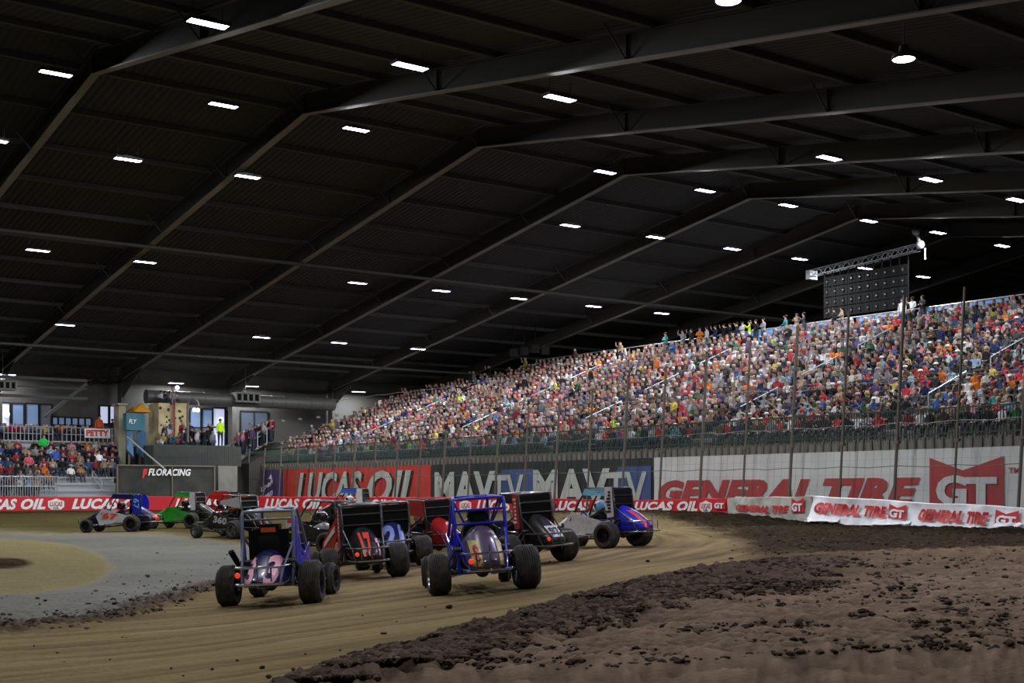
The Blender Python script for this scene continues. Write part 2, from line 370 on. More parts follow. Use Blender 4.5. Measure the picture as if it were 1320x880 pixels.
# ------------------------------------------------------------------ roof: sheet, rafters, purlins
LA, LB, PN = -16.0, 112.0, -12.0
mb = MB()
for a, b in ((PN, RIDGE_P), (RIDGE_P, FARP+2)):
    za, zb_ = roof_z(a)+1.1, roof_z(b)+1.1
    mb.add([V(LA, a, za), V(LB, a, za), V(LB, b, zb_), V(LA, b, zb_), V(LA, a, za+.1), V(LB, a, za+.1), V(LB, b, zb_+.1), V(LA, b, zb_+.1)],
           [(0,1,2,3),(7,6,5,4),(0,4,5,1),(1,5,6,2),(2,6,7,3),(3,7,4,0)])
ce = mb.build('ceiling', M['roofsheet']); struct(ce)
ce.data.transform(Matrix.Rotation(-TH, 4, 'Z')); ce.rotation_euler = (0, 0, TH)
def rafter_mesh():
    mb = MB()
    def run(p0, p1):
        n = 6
        for i in range(n):
            a = p0+(p1-p0)*i/n; b = p0+(p1-p0)*(i+1)/n
            A = lambda p, dz, dl: V(dl, p, roof_z(p)+dz)
            for (dl0, dl1, z0, z1) in ((-.02, .02, .04, .84), (-.16, .16, 0, .045), (-.13, .13, .82, .86)):
                q = [A(a, z0, dl0), A(a, z0, dl1), A(a, z1, dl1), A(a, z1, dl0), A(b, z0, dl0), A(b, z0, dl1), A(b, z1, dl1), A(b, z1, dl0)]
                mb.add(q, [(0,1,2,3),(7,6,5,4),(0,4,5,1),(1,5,6,2),(2,6,7,3),(3,7,4,0)], 1 if z0 == 0 else 0)
            for sgn in (-1, 1):      # web stiffener and flange brace up to a purlin
                mb.rect_bar(A(a, .05, 0), A(a, .82, 0), .2, .03, up=V(0, 1, 0))
                mb.rect_bar(A(a, .06, .1*sgn), V(.95*sgn, a, roof_z(a)+.95), .05, .05)
    run(PN, RIDGE_P); run(RIDGE_P, FARP-.3)
    # knee at the far column, and the column itself
    mb.lbox(-.16, .16, FARP-1.1, FARP-.3, 0, roof_z(FARP)+.6)
    q = roof_z(FARP-4.5)
    for s in (-.02,):
        mb.add([V(-.03, FARP-1.1, q-.1), V(.03, FARP-1.1, q-.1), V(.03, FARP-1.1, q-1.9), V(-.03, FARP-1.1, q-1.9), V(-.03, FARP-5, q+.15), V(.03, FARP-5, q+.15)],
               [(0,3,2,1),(4,5,1,0),(3,0,4),(1,2,5),(3,4,5,2)])
    return mb.mesh('rafter', [M['rafter'], M['flange']])
rm = rafter_mesh()
for k in range(-4, 9):
    l = L0 + k*BAY
    o = bpy.data.objects.new('rafter', rm); COL.objects.link(o); a = xy(l, 0); o.location = (a[0], a[1], 0); struct(o)
mb = MB(); mb.rect_bar(V(LA, 0, 0), V(LB, 0, 0), .07, .22); mb.rect_bar(V(LA, .06, -.11), V(LB, .06, -.11), .14, .02); pm = mb.mesh('purlin', M['purlin'])
p = PN+1.
while p < FARP:
    o = bpy.data.objects.new('purlin', pm); COL.objects.link(o); a = xy(0, p); o.location = (a[0], a[1], roof_z(p)+.97); struct(o)
    p += 3.9
# sprinkler mains running along the building under the rafters
for pp, lab in ((67.5, 'grey sprinkler main pipe hung below the far roof slope'), (88.5, 'grey sprinkler main pipe hung low beside the far wall')):
    mb = MB(); mb.tube([V(LA, pp, roof_z(pp)-.12), V(LB, pp, roof_z(pp)-.12)], .1, 10)
    for k in range(-4, 9):
        l = L0+k*BAY; mb.tube([V(l, pp, roof_z(pp)-.2), V(l, pp, roof_z(pp)+.1)], .03, 6)
    tag(mb.build('sprinkler_pipe', M['rafter'], smooth=True), lab, 'pipe')

# walls
mb = MB(); mb.lbox(LA, LB, FARP, FARP+.4, 0, roof_z(FARP)+1.1); struct(mb.build('wall_far', M['wall_dark']))
mb = MB(); mb.lbox(LB-.4, LB, PN, FARP, 0, 19.5); struct(mb.build('wall_right', M['wall_dark']))

# ------------------------------------------------------------------ roof lamps
LAMPS = [(268,31),(72,95),(288,136),(529,86),(459,167),(722,127),(165,206),(319,228),(780,222),(1069,204),(909,246),(1200,232),(1311,258),(1016,265),(735,291),(845,306),
 (1120,285),(1209,300),(1292,317),(944,321),(1031,334),(49,323),(187,338),(461,365),(569,375),(669,385),(765,395),(853,404),(1115,346),(1190,357),(84,419),(337,435),(437,442),
 (539,450),(9,483),(227,494),(324,498),(462,505),(-9,181)]
def roof_hit(px, py, drop=.25):
    t = (px-CX)/F; dz = (HY-py)/F; c = Px*t + Py
    Y = (RIDGE_Z-HC-drop+SLOPE*RIDGE_P)/(dz + SLOPE*c)
    if c*Y < RIDGE_P: Y = (RIDGE_Z-HC-drop-SLOPE*RIDGE_P)/(dz - SLOPE*c)
    return t*Y, Y, HC+dz*Y
def lamp_proto():
    root = empty('roof_lamp')
    mb = MB(); mb.box((-.6, -.21, .03), (.6, .21, .1)); mb.box((-.62, -.23, 0), (-.58, .23, .1)); mb.box((.58, -.23, 0), (.62, .23, .1)); mb.box((-.6, -.23, 0), (.6, -.19, .1)); mb.box((-.6, .19, 0), (.6, .23, .1))
    mb.box((-.25, -.1, .1), (.25, .1, .18))
    mb.build('housing', M['housing'], root)
    mb = MB(); mb.box((-.57, -.185, .0), (.57, .185, .028)); mb.build('diffuser', M['led'], root)
    mb = MB(); mb.tube([(-.45, 0, .1), (-.45, 0, .6)], .012, 5); mb.tube([(.45, 0, .1), (.45, 0, .6)], .012, 5); mb.build('hanger', M['housing'], root)
    return root
lpts = []
for (a, b) in LAMPS:
    x, y, z = roof_hit(a, b); l, p = lp(x, y); lpts.append([a, b, x, y, z, l, p])
lpts.sort(key=lambda q: -q[6])
rows = []
for q in lpts:
    if rows and abs(rows[-1][-1][6]-q[6]) < 2.6: rows[-1].append(q)
    else: rows.append([q])
proto = lamp_proto(); first = True
ldat = {}
def lamp_light(x, y, z, w, rz, col, key):
    if key not in ldat:
        d = bpy.data.lights.new('lamp_light', 'AREA'); d.shape = 'RECTANGLE'; d.size = 1.1; d.size_y = .36; d.energy = w; d.color = col; ldat[key] = d
    o = bpy.data.objects.new('lamp_light', ldat[key]); COL.objects.link(o); o.location = (0, 0, -.03); return o
allrows = rows
for ri, row in enumerate(allrows):
    row.sort(key=lambda q: q[0])
    for ci, q in enumerate(row):
        o = proto if first else copy_tree(proto); first = False
        violet = q[1] > 360
        for c in o.children:
            if c.name.startswith('diffuser') and violet:
                c.data = c.data.copy() if 'dv' not in ldat else ldat['dv']; ldat['dv'] = c.data; c.data.materials[0] = M['led_violet']
        o.location = (q[2], q[3], q[4]); o.rotation_euler = (0, 0, TH)
        ll = lamp_light(0, 0, 0, LAMP_W, 0, (.93, .96, 1.), 'w'); ll.parent = o
        tag(o, 'rectangular roof lamp, %s from left in the %s lamp row from the far wall' % (ordinal(ci+1), ordinal(ri+1)), 'ceiling lamp', 'rectangular roof lamps')
# lamps of the same grid over the near part of the hall, behind and above the frame
for (l, p) in ((2.5, 9), (15, 9), (27, 9), (9, 22), (2.5, 22), (21, 22), (33, 9), (46, 9)):
    q_ = V(l, p, roof_z(p)); 
    if 0 < q_.x/q_.y*F+CX < 1320 and HY-(q_.z-HC)/q_.y*F > -14 and q_.y > 0: continue
    o = copy_tree(proto); o.location = V(l, p, roof_z(p)-.25); nn_ = globals().get('nn_', 0)+1; tag(o, 'rectangular roof lamp over the near end of the hall, %s of its group' % ordinal(nn_), 'ceiling lamp', 'roof lamps over the near end')
# two round lamps
def round_lamp(px, py, drop, col, lab, w, violet=False, emit=30):
    x, y, z = roof_hit(px, py, drop); r = empty('high_bay_lamp', (x, y, z))
    mb = MB(); mb.lathe([(.0, .27), (.03, .29), (.10, .28), (.2, .12), (.34, .1), (.36, .0)], 'z'); mb.build('housing', M['housing'], r, True)
    mb = MB(); mb.lathe([(.012, 0), (.008, .15), (.012, .26)], 'z'); mb.build('lens', mat('round_lens_%d' % px, (.9, .9, .9), .4, emit=col, es=emit), r, True)
    mb = MB(); mb.tube([(0, 0, .35), (0, 0, drop)], .015, 6); mb.build('hanger', M['housing'], r)
    d = bpy.data.lights.new('lamp_light', 'AREA'); d.shape = 'DISK'; d.size = .5; d.energy = w; d.color = col
    lo = bpy.data.objects.new('lamp_light', d); COL.objects.link(lo); lo.parent = r; lo.location = (0, 0, -.04)
    tag(r, lab, 'ceiling lamp')
round_lamp(1165, 77, .9, (.95, .95, 1), 'round white high bay lamp alone near the upper right corner', 200)
round_lamp(939, 2, .9, (.62, .55, 1), 'violet-white round lamp at the very top edge right of centre', 500, True, 60)

# ------------------------------------------------------------------ people
def skin_mesh(name, nodes, edges, levels=0):
    me = bpy.data.meshes.new('sk'); me.from_pydata([n[0] for n in nodes], edges, []); o = bpy.data.objects.new('sk', me); COL.objects.link(o)
    md = o.modifiers.new('s', 'SKIN'); md.use_smooth_shade = True
    for i, n in enumerate(nodes):
        r = n[1]; d = me.skin_vertices[0].data[i]; d.radius = r if isinstance(r, tuple) else (r, r); d.use_root = (i == 0)
    if levels: ss = o.modifiers.new('u', 'SUBSURF'); ss.levels = levels; ss.render_levels = levels
    dg = bpy.context.evaluated_depsgraph_get(); r = bpy.data.meshes.new_from_object(o.evaluated_get(dg)); r.name = name
    bpy.data.objects.remove(o); bpy.data.meshes.remove(me); return r
def body(pose='lap', seated=True, lv=1, lean=0.):
    ly = lean
    N = []; E = []
    def add(c, r, par=None):
        N.append((c, r)); 
        if par is not None: E.append((par, len(N)-1))
        return len(N)-1
    pel = add((0, 0, .08), (.15, .12)); ab = add((0, ly*.3, .24), (.14, .105), pel); ch = add((0, ly*.7, .42), (.165, .115), ab); nk = add((0, ly, .56), .06, ch)
    hd0 = add((0, ly+.015, .635), .075, nk); hd = add((0, ly+.02, .71), (.085, .1), hd0); hd2 = add((0, ly+.015, .78), (.065, .075), hd)
    no = add((0, ly+.115, .69), .018, hd)
    for s in (-1, 1):
        sh = add((.17*s, ly*.85, .49), .06, ch)
        if pose == 'lap': el = add((.26*s, ly*.6+.02, .26), .045, sh); wr = add((.14*s, .26, .13), .032, el); ha = add((.07*s, .33, .13), .03, wr)
        elif pose == 'cross': el = add((.26*s, ly*.7+.08, .29), .045, sh); wr = add((.02*s, .2+ly*.6, .3+.03*s), .034, el); ha = add((-.1*s, .2+ly*.6, .32+.03*s), .03, wr)
        elif pose == 'up' and s == 1: el = add((.3, ly+.1, .5), .045, sh); wr = add((.26, ly+.2, .72), .032, el); ha = add((.2, ly+.22, .8), .03, wr)
        elif pose == 'phone': el = add((.24*s, ly+.14, .34), .045, sh); wr = add((.1*s, ly+.3, .5), .032, el); ha = add((.04*s, ly+.33, .56), .03, wr)
        elif pose == 'down': el = add((.23*s, ly*.6-.02, .24), .045, sh); wr = add((.24*s, .04, .02), .033, el); ha = add((.23*s, .07, -.07), .03, wr)
        else: el = add((.26*s, ly*.6+.02, .26), .045, sh); wr = add((.17*s, .28, .14), .032, el); ha = add((.12*s, .36, .12), .03, wr)
        if lv: 
            for q in (-.02, 0, .02): c = N[ha][0]; add((c[0]+q, c[1]+.05, c[2]-.02), .009, ha)
        if seated: kn = add((.13*s, .42, .1), .07, pel); an = add((.12*s, .46, -.32), .045, kn); to = add((.12*s, .6, -.38), .035, an)
        else: hp = add((.1*s, 0, -.05), .095, pel); kn = add((.11*s, .02, -.42), .065, hp); an = add((.11*s, -.01, -.83), .045, kn); to = add((.12*s, .13, -.88), .035, an)
    me = skin_mesh('person', N, E, lv)
    for m_ in (M['cloth'], M['skin'], M['trousers']): me.materials.append(m_)
    hands = [N[i][0] for i in range(len(N)) if N[i][1] in (.03,)]
    zleg = .12 if seated else .03
    for p in me.polygons:
        c = p.center; k = 0
        if c.z > .575: k = 1
        elif any((c-Vector(h)).length < .07 for h in hands): k = 1
        elif (seated and c.z < .19 and c.y > .1 and abs(c.x) < .22) or c.z < zleg: k = 2
        p.material_index = k
    return me
def hair_mesh(kind, lean):
    mb = MB()
    c = (0, lean+.0, .735)
    if kind == 'cap':
        mb.lathe([(.0, .112), (.05, .108), (.09, .075), (.105, 0)], 'z', c, 12)
        mb.plate([(-.08, lean+.09, .735), (.08, lean+.09, .735), (.06, lean+.2, .725), (-.06, lean+.2, .725)], .012)
    elif kind == 'long':
        mb.ball((0, lean-.01, .73), .115, 12, 8, sz=1.0, sy=1.05); mb.loft([[(.1*math.cos(a), lean-.05+.05*math.sin(a), z) for a in np.linspace(0, 2*PI, 9)[:-1]] for z in (.72, .6, .5)])
    else:
        mb.ball((0, lean-.015, .75), .106, 12, 8, sz=.95, sy=1.05)
    return mb.mesh('cap' if kind == 'cap' else 'hair', M['hair'], True)
POSES = [('lap', True, .03), ('cross', True, 0), ('up', True, .02), ('phone', True, .0), ('lap', True, .16), ('knee', True, .1)]
SEATED = [(body(a, b, 1, c), c) for a, b, c in POSES]
STAND = [(body(a, False, 1, 0), 0) for a in ('down', 'cross', 'phone', 'up')]
HAIR = {}
def hair_for(kind, lean):
    k = (kind, lean)
    if k not in HAIR: HAIR[k] = hair_mesh(kind, lean)
    return HAIR[k]
PAL = [('black', (.014, .014, .016), 27), ('charcoal', (.05, .05, .055), 10), ('navy', (.02, .03, .09), 8), ('grey', (.2, .2, .22), 8), ('white', (.5, .5, .5), 11), ('red', (.38, .03, .035), 9),
       ('maroon', (.14, .02, .03), 6), ('tan', (.3, .22, .15), 6), ('brown', (.1, .06, .04), 5), ('purple', (.1, .06, .15), 2.5), ('blue', (.04, .09, .28), 3.5), ('light blue', (.2, .3, .4), 3),
       ('green', (.03, .11, .05), 1.8), ('orange', (.55, .14, .02), 2), ('lime', (.4, .65, .03), .6), ('pink', (.5, .22, .25), 3), ('yellow', (.5, .4, .08), 1.2), ('teal', (.05, .2, .2), 1.2)]
pw = np.array([p[2] for p in PAL]); pw = pw/pw.sum()
HC_ = [('black', (.015, .012, .01)), ('brown', (.07, .04, .02)), ('fair', (.35, .24, .12)), ('grey', (.3, .3, .3)), ('white', (.6, .6, .6)), ('red', (.35, .03, .03)), ('navy', (.02, .03, .09))]
def rand_head():
    r = rng.random()
    if r < .45: k = 'cap'; c = HC_[int(rng.choice([0, 3, 4, 5, 6, 0]))]
    elif r < .6: k = 'long'; c = HC_[int(rng.choice([0, 1, 2]))]
    else: k = 'short'; c = HC_[int(rng.choice([0, 1, 1, 2, 3]))]
    return k, c
FACE_R = math.atan2(Lx, -Ly)          # looking down at the track from the long stand
FACE_F = math.atan2(-Px*-1, 0) if False else math.atan2(-Py*-1*-1, 0) if False else None
def heading(dx, dy): return math.atan2(-dx, dy)
FACE_R = heading(-Lx, -Ly); FACE_F = heading(-Px, -Py)
def person(loc, rz, seated, top, head, label, group, variant=None, scale=1., name='spectator'):
    lst = SEATED if seated else STAND
    me, ln = lst[variant if variant is not None else int(rng.integers(len(lst)))]
    o = bpy.data.objects.new(name, me); COL.objects.link(o); o.location = loc; o.rotation_euler = (0, 0, rz); o.scale = (scale,)*3
    o.color = (*top, 1)
    h = bpy.data.objects.new('cap' if head[0] == 'cap' else 'hair', hair_for(head[0], ln)); COL.objects.link(h); h.parent = o; h.color = (*head[1][1], 1)
    tag(o, label, 'person', group); return o
# low detail bodies for the mass of the crowd
def low(pose, seated, lean):
    me = body(pose, seated, 0, lean); vs = np.array([v.co[:] for v in me.vertices]); 
    me.calc_loop_triangles(); fs = np.array([t.vertices[:] for t in me.loop_triangles]); 
    kind = np.zeros(len(vs), int)
    for p in me.polygons:
        for i in p.vertices: kind[i] = p.material_index
    # head top and back read as hair
    kind[(vs[:, 2] > .76) | ((vs[:, 2] > .66) & (vs[:, 1] < lean-.03))] = 3
    bpy.data.meshes.remove(me); return vs, fs, kind
LOW = [low(*p) for p in POSES] + [low('down', False, 0), low('cross', False, 0), low('up', False, 0)]
class Crowd:
    def __init__(s): s.v = []; s.f = []; s.c = []; s.n = 0
    def add(s, x, y, z, rz, k, top=None, scale=1.):
        vs, fs, kind = LOW[k]; c, sn = math.cos(rz), math.sin(rz); q = vs*scale
        q = np.stack([q[:, 0]*c-q[:, 1]*sn+x, q[:, 0]*sn+q[:, 1]*c+y, q[:, 2]+z], -1)
        top = np.array(PAL[int(rng.choice(len(PAL), p=pw))][1] if top is None else top)*(.5+.55*rng.random())
        hd = np.array(rand_head()[1][1]); skn = np.array([.46, .28, .22])*(.6+.4*rng.random()); trs = np.array([.03, .035, .05])
        s.v.append(q); s.f.append(fs+s.n); s.c.append(np.array([top, skn, trs, hd])[kind]); s.n += len(q)
crowd = Crowd()

# ------------------------------------------------------------------ the long grandstand on the right
GL, ROWS, RUN, RISE, GZ = 44.6, 20, .9, .365, 3.9
WL = 42.9                              # face of the banner wall
def row_l(r): return GL + r*RUN
def row_z(r): return GZ + r*RISE
def row_pmax(r): return min(95.0, RIDGE_P + (RIDGE_Z - (row_z(r)+1.75))/SLOPE)
P0 = 20.0
gs = empty('grandstand', V(GL, 60, 0)); gs_inv = Matrix.Translation(-gs.location)
def gpart(mb, name, m_, parent=gs, smooth=False):
    o = mb.build(name, m_, parent, smooth); o.matrix_parent_inverse = Matrix.Translation(-gs.location); return o
mb = MB()
for r in range(ROWS+1):
    pm_ = row_pmax(min(r, ROWS-1)); l = row_l(r); mb.lbox(l-.35, l+RUN-.35, P0, pm_, row_z(r)-RISE-.06 if r else 3.3, row_z(r))
gpart(mb, 'deck', M['concrete'])
for r in range(ROWS):
    l = row_l(r); mb = MB(); mb.lbox(l+.05, l+.32, P0, row_pmax(r)-.2, row_z(r)+.36, row_z(r)+.41); gpart(mb, 'bench', M['alu'])
mb = MB(); mb.lbox(row_l(ROWS)+.5, row_l(ROWS)+.7, P0, row_pmax(ROWS-1), 0, row_z(ROWS)); mb.lbox(WL+.3, row_l(ROWS)+.5, 94.6, 95, 0, 3.9); gpart(mb, 'back_support', M['wall_dark'])
tag(gs, 'long stepped grandstand full of spectators along the right side', 'grandstand')
# top rail with blue screens, and pale rail further on
topl = row_l(ROWS)+.4; topz = row_z(ROWS)
def topx(px): return p_at(px, topl)
mb = MB()
for a, b in ((1105, 1178), (1184, 1300), (1000, 1048), (1052, 1100), (960, 996)):
    mb.lbox(topl, topl+.04, topx(b), topx(a), topz+.15, topz+1.0)
r_ = empty('safety_rail', V(topl, 55, topz))
def rp(mb, name, m_):
    o = mb.build(name, m_, r_); o.matrix_parent_inverse = Matrix.Translation(-r_.location)
rp(mb, 'blue_screen', mat('blue_screen', (.12, .3, .6), .7))
mb = MB(); mb.tube([V(topl, P0+6, topz+1.05), V(topl, row_pmax(ROWS-1), topz+1.05)], .04, 6); mb.tube([V(topl, P0+6, topz+.55), V(topl, row_pmax(ROWS-1), topz+.55)], .025, 6)
rp(mb, 'rail', M['alu'])
mb = MB(); p = P0+6
while p < row_pmax(ROWS-1): mb.tube([V(topl, p, topz), V(topl, p, topz+1.05)], .03, 6); p += 1.9
rp(mb, 'uprights', M['alu'])
tag(r_, 'pale steel rail with blue screens along the top of the long grandstand', 'railing')
# aisles with slanted handrails
AISLES = [34.5, 45.5, 57.5, 70, 83]
for i, ap in enumerate(AISLES):
    for j, (r0, r1) in enumerate(((3, 6), (8, 11), (13, 16))):
        if row_pmax(r1) < ap: continue
        mb = MB(); a = V(row_l(r0), ap, row_z(r0)+.95); b = V(row_l(r1), ap, row_z(r1)+.95)
        mb.tube([V(row_l(r0), ap, row_z(r0)), a, b, V(row_l(r1), ap, row_z(r1))], .035, 6); mb.tube([(a+V(row_l(r0), ap, row_z(r0)))/2, (b+V(row_l(r1), ap, row_z(r1)))/2], .025, 6)
        tag(mb.build('handrail', M['alu'], None, True), 'white slanted aisle handrail, %s one up in the %s grandstand aisle from the right' % (ordinal(j+1), ordinal(i+1)), 'handrail', 'grandstand aisle handrails')
seats = []
for r in range(ROWS):
    p = P0+1+rng.random()*.4
    while p < row_pmax(r)-.4:
        if not any(abs(p-a) < .55 for a in AISLES) and rng.random() > .045:
            l = row_l(r)+.18; x, y = xy(l, p); px = x/y*F+CX
            seats.append((y, r, p, x, y, px))
        p += .5+rng.random()*.06
inview = sorted(s for s in seats if s[5] < 1326)
near = set((s[1], s[2]) for s in inview[:262])
cnt = {}
for s in sorted(seats, key=lambda q: -q[5]):
    _, r, p, x, y, px = s; z = row_z(r)+.41; jit = rng.normal()*.25
    if (r, p) in near:
        cnt[r] = cnt.get(r, 0)+1; ti = int(rng.choice(len(PAL), p=pw)); hd = rand_head()
        hs = '%s %s' % (hd[1][0], 'cap' if hd[0] == 'cap' else ('long hair' if hd[0] == 'long' else 'hair'))
        person((x, y, z), FACE_R+jit, True, PAL[ti][1], hd, 'spectator in %s top with %s, %s row, %s from right edge' % (PAL[ti][0], hs, ordinal(r+1), ordinal(cnt[r])), 'spectators seated in the near end of the grandstand', scale=.95+.1*rng.random())
    else:
        k = int(rng.integers(6))
        if rng.random() < .03: k = 6+int(rng.integers(3)); z += .5
        crowd.add(x, y, z, FACE_R+jit, k, scale=.93+.13*rng.random())
# people standing along the top rail
standers = [(858, 'teal', 'cap', 1.0), (880, 'grey', 'short', .5), (891, 'black', 'short', .4), (902, 'orange', 'short', .4), (911, 'white', 'long', .4), (922, 'navy', 'short', .4), (933, 'black', 'cap', .4), (941, 'black', 'short', .4),
            (1013, 'teal', 'short', .4), (1027, 'tan', 'long', .4), (1036, 'charcoal', 'short', .4), (1075, 'black', 'cap', .5), (1085, 'tan', 'short', .5), (950, 'navy', 'short', .4), (957, 'white', 'cap', .4), (966, 'lime', 'short', .4), (974, 'black', 'cap', .4), (984, 'grey', 'short', .4), (1163, 'white', 'short', .5), (1176, 'white', 'cap', .5), (1189, 'black', 'short', .5)]
pd = {p[0]: p[1] for p in PAL}
for i, (px, tc_, hk, dl) in enumerate(standers):
    l = topl-.15-.0*dl; p = p_at(px, l); x, y = xy(l, p)
    nm = {'cap': 'cap', 'short': 'short dark hair', 'long': 'long dark hair'}[hk]
    person((x, y, topz+.92), FACE_R+rng.normal()*.5, False, pd[tc_], (hk, HC_[0]), 'standing person in %s top with %s, top rail, %s from left' % (tc_, nm, ordinal(i+1)), 'people standing at the grandstand top rail')

# front rail of the grandstand: pickets
fr = empty('picket_fence', V(WL+.35, 60, 3.9))
def fpart(mb, name, m_, kind=None):
    o = mb.build(name, m_, fr); o.matrix_parent_inverse = Matrix.Translation(-fr.location)
    if kind: o['kind'] = kind
    return o
M['picket'] = mat('green_picket', (.035, .06, .045), .6, .3)
mb = MB(); p = 18.
while p < 95: mb.rect_bar(V(WL+.35, p, 3.55), V(WL+.35, p, 4.95), .035, .02, up=V(0, 1, 0)); p += .13
fpart(mb, 'pickets', M['picket'], 'stuff')
mb = MB(); mb.rect_bar(V(WL+.35, 18, 4.97), V(WL+.35, 95, 4.97), .06, .06); mb.rect_bar(V(WL+.35, 18, 4.0), V(WL+.35, 95, 4.0), .05, .05); fpart(mb, 'rail', M['picket'])
tag(fr, 'dark green picket fence along the front of the long grandstand', 'fence')

# banner wall
mb = MB(); mb.lbox(WL, WL+.3, 14, 95, 0, 3.75); o = mb.build('wall_grandstand', M['concrete']); struct(o)
mb = MB(); p = 14.2
while p < 95: mb.lbox(WL-.07, WL, p, p+.1, 3.42, 3.85); p += .42
tag(mb.build('wall_slats', M['post']), 'row of short dark slats on the wall top below the picket fence', 'fence', kind='stuff')
def wall_fn(px0, px1, z0, z1, off=.06, l=WL):
    pa, pb = p_at(px0, l), p_at(px1, l); return lambda u, v: V(l-off, pa+(pb-pa)*u, z0+(z1-z0)*v)
def banner(px0, px1, material, label, z0=.9, z1=3.4):
    pa, pb = p_at(px0, WL), p_at(px1, WL); root = empty('banner', V(WL, (pa+pb)/2, z0))
    n = 60; nz = 8; vs = []; fs = []; sg = 1 if pb > pa else -1
    seed = int(px0)
    for i in range(n+1):
        for j in range(nz+1):
            pp = pa+(pb-pa)*i/n; z = z0+(z1-z0)*j/nz; w = (float(vnoise(np.array([pp*1.3]), np.array([z*1.2+pp*.8]), seed)[0])-.5)*.05
            vs.append(V(WL-.045-w*.6, pp, z))
    for i in range(n):
        for j in range(nz): a = i*(nz+1)+j; fs.append((a, a+1, a+nz+2, a+nz+1))
    mb = MB(); mb.add(vs, fs); mb.lbox(WL-.012, WL-.002, min(pa, pb), max(pa, pb), z0, z1)
    o = mb.build('sheet', material, root, True); o.matrix_parent_inverse = Matrix.Translation(-root.location)
    tag(root, label, 'banner'); return root
def bl(root, s, px0, px1, z0, z1, m_, bold=.03, shear=0., off=.09):
    o = lettering(s, wall_fn(px0, px1, z0, z1, off), m_, root, bold=bold, shear=shear); o.matrix_parent_inverse = Matrix.Translation(-root.location); return o
M['b_purple'] = mat('banner_purple', (.085, .05, .17), .6); M['b_red'] = mat('banner_red', (.52, .045, .03), .6, dirt=.25, scale=.7, dcol=(.3, .05, .03)); M['b_black'] = mat('banner_black', (.022, .026, .025), .6)
M['b_white'] = mat('banner_white', (.62, .63, .6), .6, dirt=.3, scale=.8, dcol=(.45, .45, .43)); M['b_blue'] = mat('banner_blue', (.05, .09, .22), .6); M['p_grey'] = mat('print_grey', (.45, .5, .45), .6)
M['p_dark'] = mat('print_dark', (.03, .01, .01), .6)
b1 = banner(303, 365, M['b_purple'], 'purple banner with white slanted lettering beside the grey wall end')
for a in (303, 334):
    pa_, pb_ = p_at(a, WL), p_at(a+19, WL)
    for w_, z0_, z1_ in (('Super', 1.45, 2.05), ('Clean', .8, 1.35)):
        q = lettering(w_, lambda u, v: V(WL-.09, pa_+(pb_-pa_)*u, z0_+.75*u+(z1_-z0_)*v), M['white'], b1, bold=.05, shear=.15); q.matrix_parent_inverse = Matrix.Translation(-b1.location)
    mb = MB(); pc = p_at(a+16, WL); mb.plate([V(WL-.09, pc+.3, 2.75), V(WL-.09, pc-.1, 3.1), V(WL-.09, pc-.35, 2.6), V(WL-.09, pc-.3, 2.35), V(WL-.09, pc, 2.7)], .01); q = mb.build('flame_mark', M['white'], b1); q.matrix_parent_inverse = Matrix.Translation(-b1.location)
b2 = banner(366, 556, M['b_red'], 'big red banner with tall white LUCAS OIL lettering')
for dx, m_, off in ((2.5, M['p_dark'], .075), (0, M['p_grey'], .1)):
    bl(b2, 'LUCAS', 384+dx, 468+dx, .95, 3.15-(.06 if dx else 0), m_, .035, .28, off); bl(b2, 'OIL', 475+dx, 538+dx, .95, 3.15-(.06 if dx else 0), m_, .035, .28, off)
b3 = banner(557, 843, M['b_black'], 'black banner printed MAVTV twice in pale grey and blue')
for a in (562, 695):
    for q0, q1 in ((a+76, a+128),) if a == 562 else ((a+90, a+146),):
        mb = MB(); pa, pb = p_at(q0, WL), p_at(q1, WL); mb.plate([V(WL-.085, pa, 1.), V(WL-.085, pb, 1.), V(WL-.085, pb, 3.), V(WL-.085, pa-.8, 3.)], .01)
        o = mb.build('blue_patch', M['b_blue'], b3); o.matrix_parent_inverse = Matrix.Translation(-b3.location)
bl(b3, 'MAV', 562, 640, .95, 2.95, M['p_grey'], .04, 0, .1); bl(b3, 'TV', 636, 677, .95, 2.7, M['p_grey'], .02, 0, .12)
bl(b3, 'MAV', 689, 788, .95, 2.95, M['p_grey'], .04, 0, .1); bl(b3, 'TV', 784, 836, .95, 2.75, M['p_grey'], .02, 0, .12)
b4 = banner(844, 1420, M['b_white'], 'huge white banner with red GENERAL TIRE lettering and GT emblem')
bl(b4, 'GENERAL', 850, 1052, 1.15, 2.3, M['red_dull'], .06, .3); bl(b4, 'TIRE', 1062, 1188, 1.15, 2.3, M['red_dull'], .06, .3)
def emblem(parent, fn, red, white, cuts=0):
    poly = [(0, 0), (0, 1), (.46, .75), (1, 1), (1, 0)]
    me = bpy.data.meshes.new('emblem'); pts = [fn(u, v, 0) for u, v in poly]; me.from_pydata([tuple(q) for q in pts], [], [(0, 1, 2), (0, 2, 4), (2, 3, 4)]); me.materials.append(red)
    o = bpy.data.objects.new('emblem', me); COL.objects.link(o); o.parent = parent; o.matrix_parent_inverse = Matrix.Translation(-parent.location)
    for s, u0, u1, v0, v1 in (('G', .1, .52, .08, .66), ('T', .5, .92, .08, .62)):
        q = lettering(s, lambda a, b: fn(u0+(u1-u0)*a, v0+(v1-v0)*b, .045), white, parent, 'emblem_letter', bold=.05); q.matrix_parent_inverse = Matrix.Translation(-parent.location)
f_ = wall_fn(1200, 1296, 1.05, 3.05, 0)
emblem(b4, lambda u, v, o: f_(u, v) + V(-.09-o, 0, 0), M['red_dull'], M['b_white'])
bl(b4, 'TM', 1302, 1316, 2.42, 2.62, M['red_dull'], .03)

